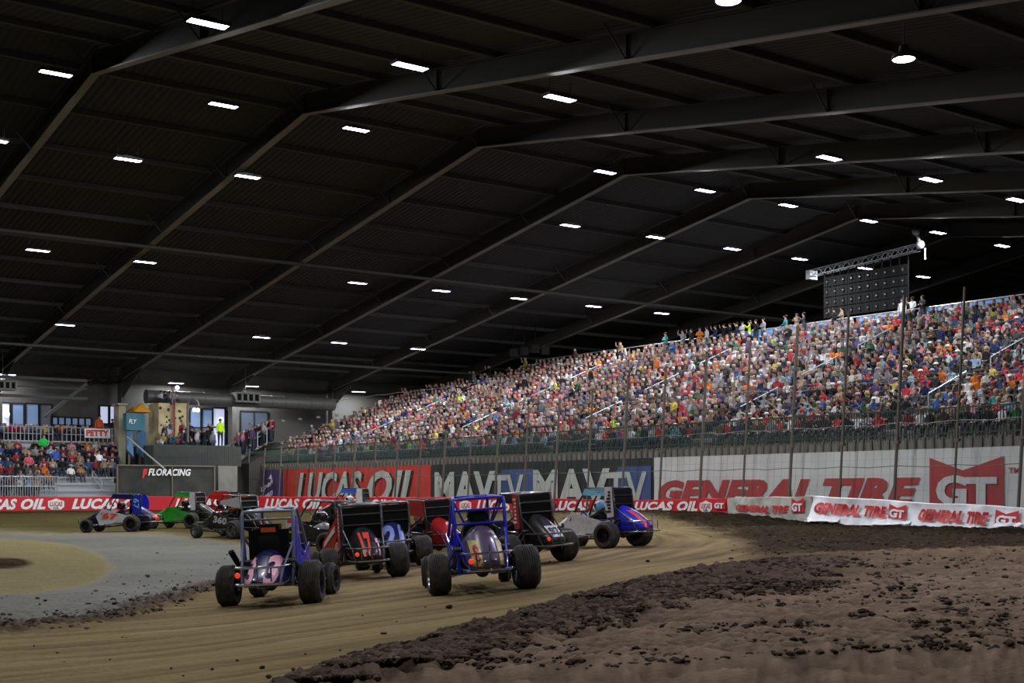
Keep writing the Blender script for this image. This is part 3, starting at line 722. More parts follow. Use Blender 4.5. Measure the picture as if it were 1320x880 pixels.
# grey wall end and dark hoarding left of the banners
mb = MB(); mb.lbox(l_at(277, 87), l_at(288, 87), 86.4, 87, 0, 3.6); mb.lbox(l_at(289, 87), l_at(303, 87), 86.6, 87, 0, 3.6); mb.lbox(l_at(277, 87), l_at(303, 87), 87, 87.6, 0, 3.4)
tag(mb.build('wall_pier', M['concrete']), 'grey-beige concrete wall end between dark hoarding and purple banner', 'wall')
h_ = empty('hoarding', V(l_at(213, 86), 86, 0))
def hp(mb, name, m_, smooth=False): o = mb.build(name, m_, h_, smooth); o.matrix_parent_inverse = Matrix.Translation(-h_.location); return o
la, lb = l_at(150, 86), l_at(277, 86)
mb = MB(); mb.lbox(la, lb, 86, 86.15, .3, 3.55); hp(mb, 'panel', mat('hoarding_dark', (.012, .018, .014), .7, dirt=.3, scale=1))
mb = MB(); mb.lbox(la, lb, 85.92, 86, 3.5, 3.6); mb.lbox(la, la+.1, 85.92, 86, .3, 3.55); mb.lbox(lb-.1, lb, 85.92, 86, .3, 3.55); q = l_at(221, 86); mb.lbox(q, q+.08, 85.92, 86, .3, 3.55); hp(mb, 'frame', M['post'])
def far_fn(px0, px1, py0, py1, p):
    a, b = l_at(px0, p), l_at(px1, p); m_ = (a+b)/2; z0, z1 = z_at(py1, m_, p), z_at(py0, m_, p); return lambda u, v: V(a+(b-a)*u, p-.02, z0+(z1-z0)*v)
o = lettering('FLORACING', far_fn(191, 246, 604, 613, 85.95), M['white'], h_, bold=.03, shear=.25); o.matrix_parent_inverse = Matrix.Translation(-h_.location)
o = lettering('F', far_fn(183, 190, 604, 616, 85.95), M['red_print'], h_, name='emblem', bold=.08, shear=.25); o.matrix_parent_inverse = Matrix.Translation(-h_.location)
tag(h_, 'dark hoarding with white FLORACING lettering behind the red barrier', 'hoarding')

# ------------------------------------------------------------------ catch fence posts and cables
posts = []
i = 0; pp = 29.6-2.68
while pp < 92:
    posts.append(pp); pp += 2.68
cnt_ = 0
for i, pp in enumerate(posts):
    a = V(WL-.9, pp, .3); h = 9.3 if pp < 33 else max(5.0, 9.3-(pp-33)*.13); lean = .55
    b = V(WL-.9-lean*0, pp-.55, h)
    mb = MB(); mb.tube([a, a*.45+b*.55 + Vector((0, 0, 0)), b], .065 if i % 2 == 0 else .05, 8)
    mb.lbox(WL-1.05, WL-.75, pp-.15, pp+.15, .3, .36)
    for zz_ in (3.6, 5.2, 6.8): mb.lbox(WL-.98, WL-.8, pp-.55*(zz_/h)-.1, pp-.55*(zz_/h)+.1, zz_, zz_+.12)
    px = xy(WL-.9, pp); px = px[0]/px[1]*F+CX
    cnt_ += 1
    tag(mb.build('fence_post', M['post'], None, True), 'tall rusty steel catch fence post, %s counted from the right edge' % ordinal(cnt_), 'post', 'catch fence posts')
for zc, nm in ((2.75, 'low'), (4.4, 'lower middle'), (6.1, 'upper middle'), (7.9, 'high')):
    pts = []
    for i, pp in enumerate(posts):
        if zc > 6 and pp > 78: break
        pts.append(V(WL-.9, pp-.55*zc/9.3, zc)); 
        if i < len(posts)-1: pts.append(V(WL-.9, pp+1.34-.55*zc/9.3, zc-.06))
    mb = MB(); mb.tube(pts, .016, 5); tag(mb.build('fence_cable', M['steel']), '%s horizontal steel cable strung between the catch fence posts' % nm, 'cable', 'catch fence cables')
# wire net of the catch fence
mb = MB(); p = posts[0]
while p < 90:
    hh = (8.4 if p < 42 else max(4.4, 8.4-(p-42)*.2)); mb.rect_bar(V(WL-.9, p, .9), V(WL-.9, p-.5, hh), .005, .005, up=V(0, 1, 0)); p += .4
z = 1.2
while z < 8.5: mb.rect_bar(V(WL-.9, posts[0]-.5*z/9, z), V(WL-.9, 50, z), .005, .005); z += .6
tag(mb.build('wire_net', M['steel']), 'fine wire netting stretched between the catch fence posts', 'net', kind='stuff')

# ------------------------------------------------------------------ barrier around the dirt
M['v_red'] = mat('vinyl_red', (.66, .015, .03), .45, dirt=.35, scale=2.2, dcol=(.25, .05, .04)); M['v_white'] = mat('vinyl_white', (.9, .92, .95), .4, dirt=.35, scale=2.5, dcol=(.35, .32, .28))
M['v_dirty'] = mat('vinyl_dirty_white', (.55, .54, .48), .55, dirt=.7, scale=2.5, dcol=(.25, .21, .16))
def ribbon(px0, px1, material, label, wr=.0, bottom=None, name='barrier'):
    s0, s1 = s_at_px(px0), s_at_px(px1); n = int((s1-s0)/.15)+1; nz = 10; vs = []; mid, _, _ = bar_pt((s0+s1)/2)
    root = empty(name, (mid[0], mid[1], mid[3]))
    for i in range(n+1):
        s = s0+(s1-s0)*i/n; q, e, nr_ = bar_pt(s)
        zb = q[3]-.15 if bottom is None else q[3]-.02+ (float(vnoise(np.array([s*1.7]), np.array([0.]), 5)[0]))*bottom
        zt = q[2] + (float(vnoise(np.array([s*.8]), np.array([3.]), 9)[0])-.5)*.05
        zt2 = zt
        for j in range(nz+1):
            z = zb+(zt2-zb)*j/nz; w = wr*(float(vnoise(np.array([s*2.2+z*1.5]), np.array([z*2.5-s]), 13)[0])-.5)
            flare = .22*(1-j/nz)**2 if bottom is not None else 0
            vs.append((q[0]+nr_[0]*(w+flare), q[1]+nr_[1]*(w+flare), z))
        vs.append((q[0]-nr_[0]*.3, q[1]-nr_[1]*.3, zt2+.02)); vs.append((q[0]-nr_[0]*.3, q[1]-nr_[1]*.3, zb))
    m_ = nz+3; fs = []
    for i in range(n):
        for j in range(m_-1): a = i*m_+j; fs.append((a, a+1, a+m_+1, a+m_))
    mb = MB(); mb.add(vs, fs); o = mb.build('vinyl_cover', material, root, True); o.matrix_parent_inverse = Matrix.Translation(-root.location)
    return root, s0, s1
def rib_fn(s0, s1, f0, f1, off=.04, wr=0, flare=False):
    def fn(u, v):
        s = s0+(s1-s0)*u; q, e, nr_ = bar_pt(s); z0 = max(q[3]-.1, q[2]-.9); f = f0+(f1-f0)*v; z = z0+(q[2]-z0)*f
        w = wr*(float(vnoise(np.array([s*2.2+z*1.5]), np.array([z*2.5-s]), 13)[0])-.5) + (.22*(1-f)**2 if flare else 0) + off
        return Vector((q[0]+nr_[0]*w, q[1]+nr_[1]*w, z))
    return fn
def rl(root, *a, **k): o = lettering(*a, parent=root, **k); o.matrix_parent_inverse = Matrix.Translation(-root.location); return o
SPL = [-420, 84-130, 215, 430, 690, 938]; 
names = ['far left length', 'length below the left stand', 'length behind the green and black cars', 'length below the big red banner', 'length right of the white car']
for i in range(5):
    root, s0, s1 = ribbon(SPL[i], SPL[i+1], M['v_red'], '')
    tag(root, 'red trackside barrier printed LUCAS OIL, ' + names[i], 'barrier', 'red barrier lengths')
    # lettering with its period measured along the barrier
    k = math.floor((s0-s_at_px(72))/6.4)
    while True:
        sc_ = s_at_px(72)+k*6.4
        if sc_ > s1: break
        if sc_+.9 > s0 and sc_+6.0 < s1+1.2:
            rl(root, 'LUCAS', rib_fn(sc_+.95, sc_+3.9, .14, .88), material=M['white'], bold=.05, shear=.3, cuts=1); rl(root, 'OIL', rib_fn(sc_+4.15, sc_+5.75, .14, .88), material=M['white'], bold=.05, shear=.3, cuts=1)
        if s0 < sc_-.5 and sc_+.5 < s1:
            mb = MB(); f_ = rib_fn(sc_-.5, sc_+.5, .12, .9, .03); mb.add([f_(u, v) for u, v in ((0, .25), (.2, 0), (.8, 0), (1, .25), (1, .75), (.75, .85), (.5, 1), (.25, .85), (0, .75))], [tuple(range(9))]); 
            o = mb.build('badge', M['white'], root); o.matrix_parent_inverse = Matrix.Translation(-root.location)
            rl(root, 'LUCAS', rib_fn(sc_-.38, sc_+.38, .35, .68, .05), material=M['red_print'], bold=.03)
            rl(root, 'OIL', rib_fn(sc_-.2, sc_+.2, .15, .32, .05), material=M['b_blue'], bold=.03)
        k += 1
rd, s0, s1 = ribbon(938, 1046, M['v_dirty'], '', .08); tag(rd, 'dirty cream barrier length half buried in dirt beside the bright white one', 'barrier')
rl(rd, 'GENERAL TIRE', rib_fn(s_at_px(950), s_at_px(1018), .28, .62, .07), material=M['red_print'], bold=.05, shear=.3, cuts=1)
def rib_emb(root, a, b, f0, f1, **k):
    f_ = lambda u, v, o: rib_fn(s_at_px(a), s_at_px(b), f0, f1, .07+o, **k)(u, v); emblem(root, f_, M['red_print'], M['v_white'])
rib_emb(rd, 1022, 1038, .3, .95); rib_emb(rd, 922, 937, .3, .95)
rw, s0, s1 = ribbon(1047, 1500, M['v_white'], '', .16, .12); tag(rw, 'bright white crumpled barrier cover printed GENERAL TIRE in red at right', 'barrier')
for a, b, c, d in ((1054, 1147, 1149, 1171), (1187, 1278, 1287, 1316), (1330, 1420, 1424, 1450)):
    rl(rw, 'GENERAL TIRE', rib_fn(s_at_px(a), s_at_px(b), .3, .78, .1, .16, True), material=M['red_print'], bold=.06, shear=.3, cuts=1)
    rib_emb(rw, c, d, .3, .9, wr=.16, flare=True)
# torn plastic at the foot of the white cover
for i, (a, b, dz) in enumerate(((1046, 1086, 0), (1128, 1178, 0), (1288, 1322, 0))):
    s0, s1 = s_at_px(a), s_at_px(b); n = 26; vs = []; fs = []
    for k in range(n+1):
        q, e, nr_ = bar_pt(s0+(s1-s0)*k/n); w = .15+.75*float(vnoise(np.array([k*.35+i*9.]), np.array([0.]), 3)[0])*math.sin(PI*min(1, max(0, k/n))); 
        for j in range(4):
            f = j/3; d = .12+w*f; x = q[0]+nr_[0]*d; y = q[1]+nr_[1]*d; vs.append((x, y, gz(x, y)+.05+.06*float(vnoise(np.array([k*.9]), np.array([j*1.3+i]), 8)[0])+.12*(1-f)))
    for k in range(n):
        for j in range(3): q = k*4+j; fs.append((q, q+1, q+5, q+4))
    mb = MB(); mb.add(vs, fs); tag(mb.build('torn_plastic', M['v_white'], None, True), ['torn white plastic sheet at the left foot of the white cover', 'torn white plastic sheet under the middle of the white cover', 'torn white plastic strip on the dirt at the right edge'][i], 'plastic sheet')

# ------------------------------------------------------------------ left bleachers, under the far wall
BP, BZ, BR, BRUN, BRISE = 86.2, 1.5, 9, .82, .43
bl_ = empty('bleachers', V(l_at(70, 88), 88, 0))
def bpart(mb, name, m_): o = mb.build(name, m_, bl_); o.matrix_parent_inverse = Matrix.Translation(-bl_.location); return o
la, lb = l_at(-90, 88), l_at(151, 88)
mb = MB()
for r in range(BR): mb.lbox(la, lb, BP+r*BRUN, BP+(r+1)*BRUN, BZ+(r-1)*BRISE, BZ+r*BRISE)
mb.lbox(la, lb, BP-.1, BP, 0, BZ)
bpart(mb, 'deck', M['alu'])
for r in range(BR): mb = MB(); mb.lbox(la, lb, BP+r*BRUN+.35, BP+r*BRUN+.62, BZ+r*BRISE+.36, BZ+r*BRISE+.41); bpart(mb, 'bench', M['alu'])
DZ = 5.35; DP = BP+BR*BRUN
mb = MB(); mb.lbox(la, l_at(150, 95), DP, FARP, DZ-.3, DZ); bpart(mb, 'walkway', M['concrete'])
tag(bl_, 'small silver bleachers with aisle steps at the far left', 'bleachers')
def front_rail(px0, px1, p, z0, z1, lab, n=8, m_=None, gap=None):
    a, b = l_at(px0, p), l_at(px1, p); mb = MB(); m_ = m_ or M['alu']
    for z in (z1, (z0+z1)/2): mb.tube([V(a, p, z), V(b, p, z)], .03, 6)
    for i in range(n+1): l = a+(b-a)*i/n; mb.tube([V(l, p, z0), V(l, p, z1)], .03, 6)
    return tag(mb.build('railing', m_, None, True), lab, 'railing')
front_rail(-10, 74, 86.0, BZ, BZ+1.25, 'silver railing along the front of the crowded left bleachers', 26)
front_rail(5, 68, DP+.05, DZ, DZ+1.0, 'silver walkway railing above the left half of the bleachers', 12)
front_rail(80, 150, DP+.05, DZ, DZ+1.0, 'silver walkway railing behind the PETTY sign', 12)
mb = MB(); a = l_at(5, DP); b = l_at(68, DP); mb.lbox(a, b, DP-.02, DP+.03, DZ-.5, DZ-.05); tag(mb.build('fascia', M['alu']), 'pale fascia board below the left walkway railing', 'fascia')
sg = empty('sign', V(l_at(127, DP-.1), DP-.1, DZ)); a, b = l_at(109, DP-.1), l_at(142, DP-.1)
def spart(o, r): o.matrix_parent_inverse = Matrix.Translation(-r.location); return o
z0, z1 = z_at(564, a, DP), z_at(552, a, DP)
mb = MB(); mb.lbox(a, b, DP-.12, DP-.07, z0, z1); spart(mb.build('board', M['white'], sg), sg)
spart(lettering('PETTY', far_fn(111, 140, 554, 562, DP-.13), M['red_print'], sg, bold=.05), sg); tag(sg, 'white sign with red PETTY lettering on the bleacher walkway rail', 'sign')
for i, (a, b) in enumerate((((101, 590), (112, 603)), ((119, 607), (131, 620)))):
    mb = MB(); p = BP+3.2-i*2; q0 = V(l_at(a[0], p+1), p+1, z_at(a[1], l_at(a[0], p), p)); q1 = V(l_at(b[0], p-.6), p-.6, z_at(b[1], l_at(b[0], p), p))
    mb.tube([q0-Vector((0, 0, .9)), q0, q1, q1-Vector((0, 0, .9))], .04, 6); mb.tube([q0-Vector((0, 0, .45)), q1-Vector((0, 0, .45))], .03, 6)
    tag(mb.build('handrail', M['alu'], None, True), ['upper slanted silver handrail in the left bleacher steps', 'lower slanted silver handrail in the left bleacher steps'][i], 'handrail')
# people of the left bleachers: left block full, right block upper rows, few below
special = {}
for r in range(BR-2):
    for blk, (a, b) in enumerate(((-20, 72), (84, 150))):
        l = l_at(a, BP+r*BRUN); le = l_at(b, BP+r*BRUN)
        while l < le:
            fill = .92 if blk == 0 else (.95 if r >= 3 else .02)
            if rng.random() < fill:
                x, y = xy(l, BP+r*BRUN+.5); k = int(rng.integers(6)); crowd.add(x, y, BZ+r*BRISE+.41, FACE_F+rng.normal()*.3, k, scale=1.0+.1*rng.random())
            l += .5+rng.random()*.12
for i in range(36):
    px = rng.uniform(-5, 120); p = DP+.6+rng.random()*1.2; l = l_at(px, p); x, y = xy(l, p); crowd.add(x, y, DZ+.42, FACE_F+rng.normal()*.4, int(rng.integers(6)))
def solo(px, py_feet, p, tc_, hd, lab, seated=False, variant=0, face=None, z=None, sc_=1.):
    l = l_at(px, p); x, y = xy(l, p); zf = z_at(py_feet, l, p) if z is None else z
    return person((x, y, zf+(.92 if not seated else .42)*sc_), FACE_F if face is None else face, seated, tc_, hd, lab, None, variant, sc_)
solo(128, 0, DP+.9, (.75, .13, .03), ('short', HC_[0]), 'person in orange jacket standing on the walkway above the PETTY sign', z=DZ, sc_=1.15)
solo(145, 0, DP+.8, (.015, .015, .02), ('short', HC_[0]), 'person in black standing on the walkway right of the orange jacket', z=DZ)
solo(284, 0, 92.5, (.6, .95, .02), ('short', HC_[1]), 'person in neon yellow vest standing before the lit window', z=5.1-.0, sc_=1.25)
solo(91, 0, BP+2*BRUN+.5, (.65, .62, .62), ('cap', HC_[3]), 'person in white hooded top seated low in the empty bleacher part', True, 0, z=BZ+2*BRISE)
solo(104, 0, BP+2*BRUN+.5, (.28, .14, .05), ('cap', HC_[0]), 'person in brown jacket seated beside the white hooded top', True, 1, z=BZ+2*BRISE)
solo(140, 0, BP+3*BRUN+.5, (.7, .45, .03), ('short', HC_[0]), 'person in yellow jacket seated at the right end of the bleachers', True, 1, z=BZ+3*BRISE)
solo(55, 0, BP+6*BRUN+.3, (.02, .6, .08), ('short', HC_[1]), 'person in bright green top seated high in the left bleachers', True, 4, z=BZ+6*BRISE+.1, sc_=1.25)
solo(127, 0, BP+4*BRUN+.3, (.7, .68, .7), ('short', HC_[0]), 'person in white shirt leaning back in the right bleacher block', True, 2, z=BZ+4*BRISE, sc_=1.15)
solo(36, 0, BP+3*BRUN+.3, (.6, .12, .16), ('short', HC_[2]), 'person in coral red top seated mid way up the left bleachers', True, 4, z=BZ+3*BRISE+.1, sc_=1.2)
solo(71, 0, BP+4*BRUN+.3, (.03, .08, .4), ('short', HC_[0]), 'person in royal blue top beside the bleacher steps', True, 0, z=BZ+4*BRISE+.1, sc_=1.15)

# far wall windows behind the walkway, and the big lit windows right of the climbing tower
M['pane_w'] = mat('pane_bright', (.4, .45, .55), .3, emit=(.62, .66, .95), es=.55); M['pane_b'] = mat('pane_blue', (.1, .15, .25), .3, emit=(.12, .2, .36), es=.35)
M['pane_d'] = mat('pane_dark', (.03, .04, .06), .2, emit=(.12, .12, .14), es=.2); M['pane_hot'] = mat('pane_hot', (.8, .85, 1), .3, emit=(.8, .85, 1), es=1.6)
wi = 0
def window(px0, px1, py0, py1, m_, cols=1, rws=1, hot=None):
    global wi; wi += 1; p = FARP-.06; a, b = l_at(px0, p), l_at(px1, p); mid = (a+b)/2; z0, z1 = z_at(py1, mid, p), z_at(py0, mid, p)
    mb = MB(); mb.lbox(a, b, p, p+.03, z0, z1); o = mb.build('window_%d' % wi, m_); struct(o)
    mb = MB()
    for i in range(cols+1): l = a+(b-a)*i/cols; mb.lbox(l-.06, l+.06, p-.08, p, z0, z1)
    for j in range(rws+1): z = z0+(z1-z0)*j/rws; mb.lbox(a, b, p-.08, p, z-.05, z+.05)
    f = mb.build('window_frame', M['mattblack'], o)
    if hot: mb = MB(); q = l_at(hot[0], p); zq = z_at(hot[1], q, p); mb.ball(V(q, p-.12, zq), .22, 10, 7, sy=.3); mb.build('wall_light', M['pane_hot'], o)
window(0, 13, 519, 556, M['pane_w'], 1, 1, (8, 534)); window(15, 31, 520, 556, M['pane_b'], 1); window(33, 50, 520, 556, M['pane_b']); window(51, 67, 521, 556, M['pane_d'])
window(128, 140, 523, 546, M['pane_w']); window(141, 150, 523, 546, M['pane_w'])
window(66, 118, 538, 548, M['pane_b'], 6)
window(244, 259, 527, 575, M['pane_b'], 1, 2); window(260, 274, 527, 575, M['pane_b'], 1, 2); window(274, 290, 526, 575, M['pane_w'], 1, 2, (284, 541)); window(292, 297, 530, 575, M['pane_d'], 1, 2)
window(310, 345, 530, 560, M['pane_d'], 2)
# concourse deck and crowd right of the bleachers
mb = MB(); mb.lbox(l_at(188, 90), l_at(300, 90), 88.5, FARP, 3.6, 5.05); struct(mb.build('floor_concourse', M['wall_dark']))
for i in range(46):
    px = rng.uniform(205, 278); p = 89.2+rng.random()*2.5; l = l_at(px, p); x, y = xy(l, p); st = rng.random() < .4
    crowd.add(x, y, 5.05+(.92 if st else .42)-.7+ .35*(p-89.2), FACE_F+rng.normal()*.7, 6 if st else int(rng.integers(6)))
for i in range(40):
    px = rng.uniform(305, 352); p = 91+rng.random()*3; l = l_at(px, p); x, y = xy(l, p)
    crowd.add(x, y, z_at(np.interp(px, [305, 352], [572, 552]), l, p)+.0, FACE_F+rng.normal()*.9, 6)
mb = MB(); mb.lbox(l_at(303, 93), l_at(352, 93), 90.5, FARP, 0, 3.9); mb.add([V(l_at(303, 93), 90.5, 3.9), V(l_at(352, 93), 90.5, 5.6), V(l_at(352, 93), 96, 5.6), V(l_at(303, 93), 96, 3.9), V(l_at(352, 93), 90.5, 3.9), V(l_at(352, 93), 96, 3.9)], [(0,1,2,3),(0,4,1),(3,2,5),(1,4,5,2)])
tag(mb.build('ramp', M['wall_dark']), 'dark ramp deck behind the far end of the grandstand', 'ramp')
mb = MB(); mb.tube([W(272, 583, 99), W(345, 552, 99.5), W(352, 549, 99.5)], .07, 6); mb.tube([W(272, 589, 99), W(345, 558, 99.5)], .05, 6)
for k in range(7): a = W(272+12*k, 583-5.1*k, 99); mb.tube([a, a-Vector((0, 0, 1.1))], .04, 6)
tag(mb.build('handrail', M['alu'], None, True), 'long white sloping handrail at the far end of the grandstand', 'handrail')
mb = MB(); p = 87.
a, b = l_at(188, p), l_at(303, p); l = a
while l < b: mb.rect_bar(V(l, p, 3.6), V(l, p, 5.0), .035, .02, up=V(1, 0, 0)); l += .16
mb.rect_bar(V(a, p, 5.0), V(b, p, 5.0), .06, .06)
tag(mb.build('picket_fence', M['picket']), 'dark green picket fence above the FLORACING hoarding', 'fence')

# climbing tower
tw = empty('climbing_tower', V(l_at(222, 93), 93, 0))
def tpart(mb, name, m_, smooth=False): return spart(mb.build(name, m_, tw, smooth), tw)
M['rock'] = mat('rock_panel', (.62, .53, .29), .85, dirt=.6, scale=1.2, dcol=(.2, .16, .09), bump=.8)
M['hold'] = mat('climbing_hold', (.06, .05, .05), .7); M['teal'] = mat('teal_panel', (.02, .13, .19), .5); M['ladder'] = mat('ladder_red', (.35, .06, .05), .5)
a, b = l_at(204.5, 93), l_at(241, 93); zt = z_at(519, a, 93); m1 = l_at(219, 93); m2 = l_at(226, 93)
mb = MB(); mb.lbox(a, m1, 93, 95, 3, zt); mb.lbox(m2, b, 93, 95, 3, zt+.05); mb.lbox(m1, m2, 93.3, 95, 3, zt-.1); tpart(mb, 'rock_face', M['rock'])
for i in range(34):
    l = rng.uniform(a+.1, b-.1); z = rng.uniform(5, zt-.2)
    if m1 < l < m2: continue
    mb = MB(); mb.ball(V(l, 92.97, z), .07+.05*rng.random(), 7, 5, sy=.6); tpart(mb, 'climbing_hold', M['hold'], True)
tag(tw, 'beige rock climbing tower behind the dark hoarding', 'climbing tower')
mb = MB()
for l in (m1+.12, m2-.12): mb.rect_bar(V(l, 93, 4.5), V(l, 92.7, zt+.9), .06, .05)
z = 4.8
while z < zt+.8: mb.rect_bar(V(m1+.12, 92.9, z), V(m2-.12, 92.9, z), .04, .04); z += .32
tag(mb.build('ladder', [M['ladder']]), 'red ladder up the middle of the climbing tower', 'ladder')
for i, (px, tc_) in enumerate(((208, 'white'), (213, 'black'), (219, 'light blue'), (224, 'white'))):
    solo(px, 0, 93.8, pd[tc_] if tc_ != 'white' else (.5, .5, .6), ('short', HC_[0]), '%s person from the left on top of the climbing tower, %s top' % (ordinal(i+1), tc_), z=zt-.15, variant=i % 4, face=FACE_F+i*.4, seated=True, sc_=.9)
st = empty('tower_spotlight', W(228, 516, 92))
for nm, mb, mm in (('pole', MB().tube([W(222, 519, 92), W(222, 499, 92), W(228, 497, 92)], .06, 8), M['steel']), ('lamp_head', MB().ball(W(228.5, 499.5, 91.7), .16, 10, 8, sy=.5), M['pane_hot'])):
    spart(mb.build(nm, mm, st, True), st)
tag(st, 'small bright spotlight on a pole above the climbing tower', 'spotlight')
ad = empty('arch_lamp', W(250, 570, 93))
pts = [W(242, 570, 93), W(242, 525, 93)] + [W(249-7*math.cos(t), 523-9*math.sin(t), 93) for t in np.linspace(0, PI, 9)]
for nm, mb, mm in (('arched_pole', MB().tube(pts, .09, 8), M['steel']), ('lamp_head', MB().ball(W(250.5, 528, 92.7), .16, 8, 6).ball(W(255, 528.5, 92.7), .16, 8, 6), M['pane_hot'])):
    spart(mb.build(nm, mm, ad, True), ad)
tag(ad, 'arched grey pole with two small lamps right of the climbing tower', 'lamp post')
# beige column, teal sign, orange roof piece, blue slide
def lbox_tag(px0, px1, py0, py1, p, dp, m_, name, lab, cat, rotate=None):
    a, b = l_at(px0, p), l_at(px1, p); mid = (a+b)/2; mb = MB(); mb.lbox(a, b, p, p+dp, z_at(py1, mid, p), z_at(py0, mid, p)); return tag(mb.build(name, m_), lab, cat)
mb = MB(); a, b = l_at(153, 92), l_at(162, 92); zt_ = z_at(522, a, 92)
mb.lbox(a, b, 92, 93, 0, zt_); mb.lbox(a-.1, b+.1, 91.9, 93.1, zt_, zt_+.15); mb.lbox(a-.1, b+.1, 91.9, 93.1, 0, .3); tag(mb.build('pillar', mat('pillar_beige', (.33, .3, .2), .8, dirt=.4, scale=1)), 'beige pillar left of the teal sign', 'pillar')
ts = empty('teal_sign', W(175, 545, 91.5)); a, b = l_at(163, 90.5), l_at(187, 90.5); z0, z1 = z_at(554, a, 90.5), z_at(532, a, 90.5)
spart(MB().lbox(a, b, 90.5, 91.2, z0, z1).build('panel', M['teal'], ts), ts); spart(MB().lbox(a+.2, a+.35, 90.7, 90.85, 3, z0).lbox(b-.35, b-.2, 90.7, 90.85, 3, z0).build('support', M['steel'], ts), ts)
spart(lettering('FLY', far_fn(166, 176, 540, 546, 90.45), M['white'], ts, bold=.02, shear=.2), ts); tag(ts, 'teal sign panel with white lettering left of the climbing tower', 'sign')
mb = MB(); a, b = l_at(170, 92), l_at(192, 92); z0 = z_at(531, a, 92); mb.add([V(a, 91.5, z0), V(b, 91.5, z0), V(b, 93.5, z0), V(a, 93.5, z0), V(a+.3, 92.5, z0+.45), V(b-.3, 92.5, z0+.75)], [(0,1,5,4),(1,2,5),(2,3,4,5),(3,0,4),(0,3,2,1)])
tag(mb.build('canopy', mat('orange_canopy', (.6, .3, .03), .7)), 'small orange canopy roof above the teal sign', 'canopy')
mb = MB(); q = [W(163, 557, 92), W(170, 557, 92), W(172, 590, 90.5), W(163, 580, 90.5)]; mb.plate(q, .2); q = [W(176, 556, 93), W(188, 556, 93), W(188, 592, 93), W(176, 584, 93)]; mb.plate(q, .1); mb2 = MB(); mb2.tube([W(164, 563, 89.5), W(186, 582, 88.5), W(212, 604, 88)], .06, 8); tag(mb2.build('handrail', M['alu'], None, True), 'white rail sloping down from the teal sign to the hoarding', 'handrail')
tag(mb.build('blue_panel', mat('slide_blue', (.05, .13, .24), .6)), 'dusky blue panels below the teal sign beside the bleachers', 'panel')
# big duct, wall units, eave truss
mb = MB(); a = V(l_at(188, 95), 95, z_at(513, l_at(240, 95), 95)); b = V(l_at(430, 95), 95, a.z); mb.tube([a, b], .5, 16)
n = 14
for k in range(n): q = a.lerp(b, k/n); mb.tube([q, q+(b-a).normalized()*.08], .53, 16)
tag(mb.build('air_duct', mat('duct', (.14, .14, .13), .5, .3), None, True), 'big round grey air duct along the far wall', 'duct')
for i, (px, py, lab) in enumerate(((320, 512, 'white louvred heater box on the far wall by the grandstand end'), (6, 496, 'white louvred heater box at the left edge'))):
    p = 94.; w = 15; a, b = l_at(px-w, p), l_at(px+w, p); m_ = (a+b)/2; z0, z1 = z_at(py+6.5, m_, p), z_at(py-6.5, m_, p)
    r = empty('heater_box', V(m_, p, z0)); mb = MB(); mb.lbox(a, b, p+.1, p+1, z0, z1); n = 4
    mb.lbox(a, b, p, p+.1, z0, z0+.12); mb.lbox(a, b, p, p+.1, z1-.12, z1)
    for k in range(n+1): l = a+(b-a)*k/n; mb.lbox(l-.07, l+.07, p, p+.1, z0, z1)
    spart(mb.build('case', mat('box_white%d' % i, (.2, .21, .19), .6), r), r)
    for k in range(n): l = a+(b-a)*(k+.5)/n; spart(MB().lbox(l-.2, l+.2, p+.05, p+.09, z0+.15, z1-.15).build('grille', M['mattblack'], r), r)
    mb = MB(); mb.tube([V(m_, p+.5, z1), V(m_, p+.5, roof_z(p)+.9)], .03, 6); spart(mb.build('hanger', M['steel'], r), r)
    tag(r, lab, 'heater')
et = MB(); z1 = roof_z(FARP-3)-.75; a, b = l_at(-60, 94), l_at(115, 94)
et.rect_bar(V(a, 94.5, z1), V(b, 94.5, z1), .2, .2); et.rect_bar(V(a, 94.5, z1-1.3), V(b, 94.5, z1-1.3), .2, .2); et.rect_bar(V(a, 94.5, z1-.6), V(b, 94.5, z1-.6), .12, .1); n = 14
et.rect_bar(V(l_at(62, 94), 94.6, z1-2.7), V(b, 94.6, z1-.2), .22, .22)
tag(et.build('eave_girder', M['purlin']), 'grey steel girder with diagonal brace below the left eave', 'girder')
# round lattice ornaments seen under the eave at left
for i in range(9):
    px = 60+i*18; p = 96.6; l = l_at(px, p); z = z_at(483, l, p); mb = MB(); mb.tube([V(l+.42*math.cos(t), p, z+.42*math.sin(t)) for t in np.linspace(0, 2*PI, 13)[:-1]], .05, 5, closed=True); mb.lbox(l-.3, l+.3, p, p+.05, z-.05, z+.05)
    tag(mb.build('vent_ring', M['rafter']), 'round dark vent under the left eave, %s from the left' % ordinal(i+1), 'vent', 'round vents under the eave')
# black loudspeakers by the roof at the stand's far top
for i, (px, py) in enumerate(((662, 455), (676, 453), (690, 450), (703, 452))):
    c = W(px, py, 97); mb = MB(); mb.box((c.x-.3, c.y-.3, c.z-.3), (c.x+.3, c.y+.3, c.z+.3)); mb.box((c.x-.25, c.y-.33, c.z-.25), (c.x+.25, c.y-.3, c.z+.25)); mb.tube([(c.x, c.y, c.z+.45), (c.x, c.y, roof_z(lp(c.x, c.y)[1])+.9)], .03, 6)
    tag(mb.build('loudspeaker', M['mattblack']), 'black loudspeaker hung by the far top of the stand, %s from the left' % ordinal(i+1), 'loudspeaker', 'hung loudspeakers')

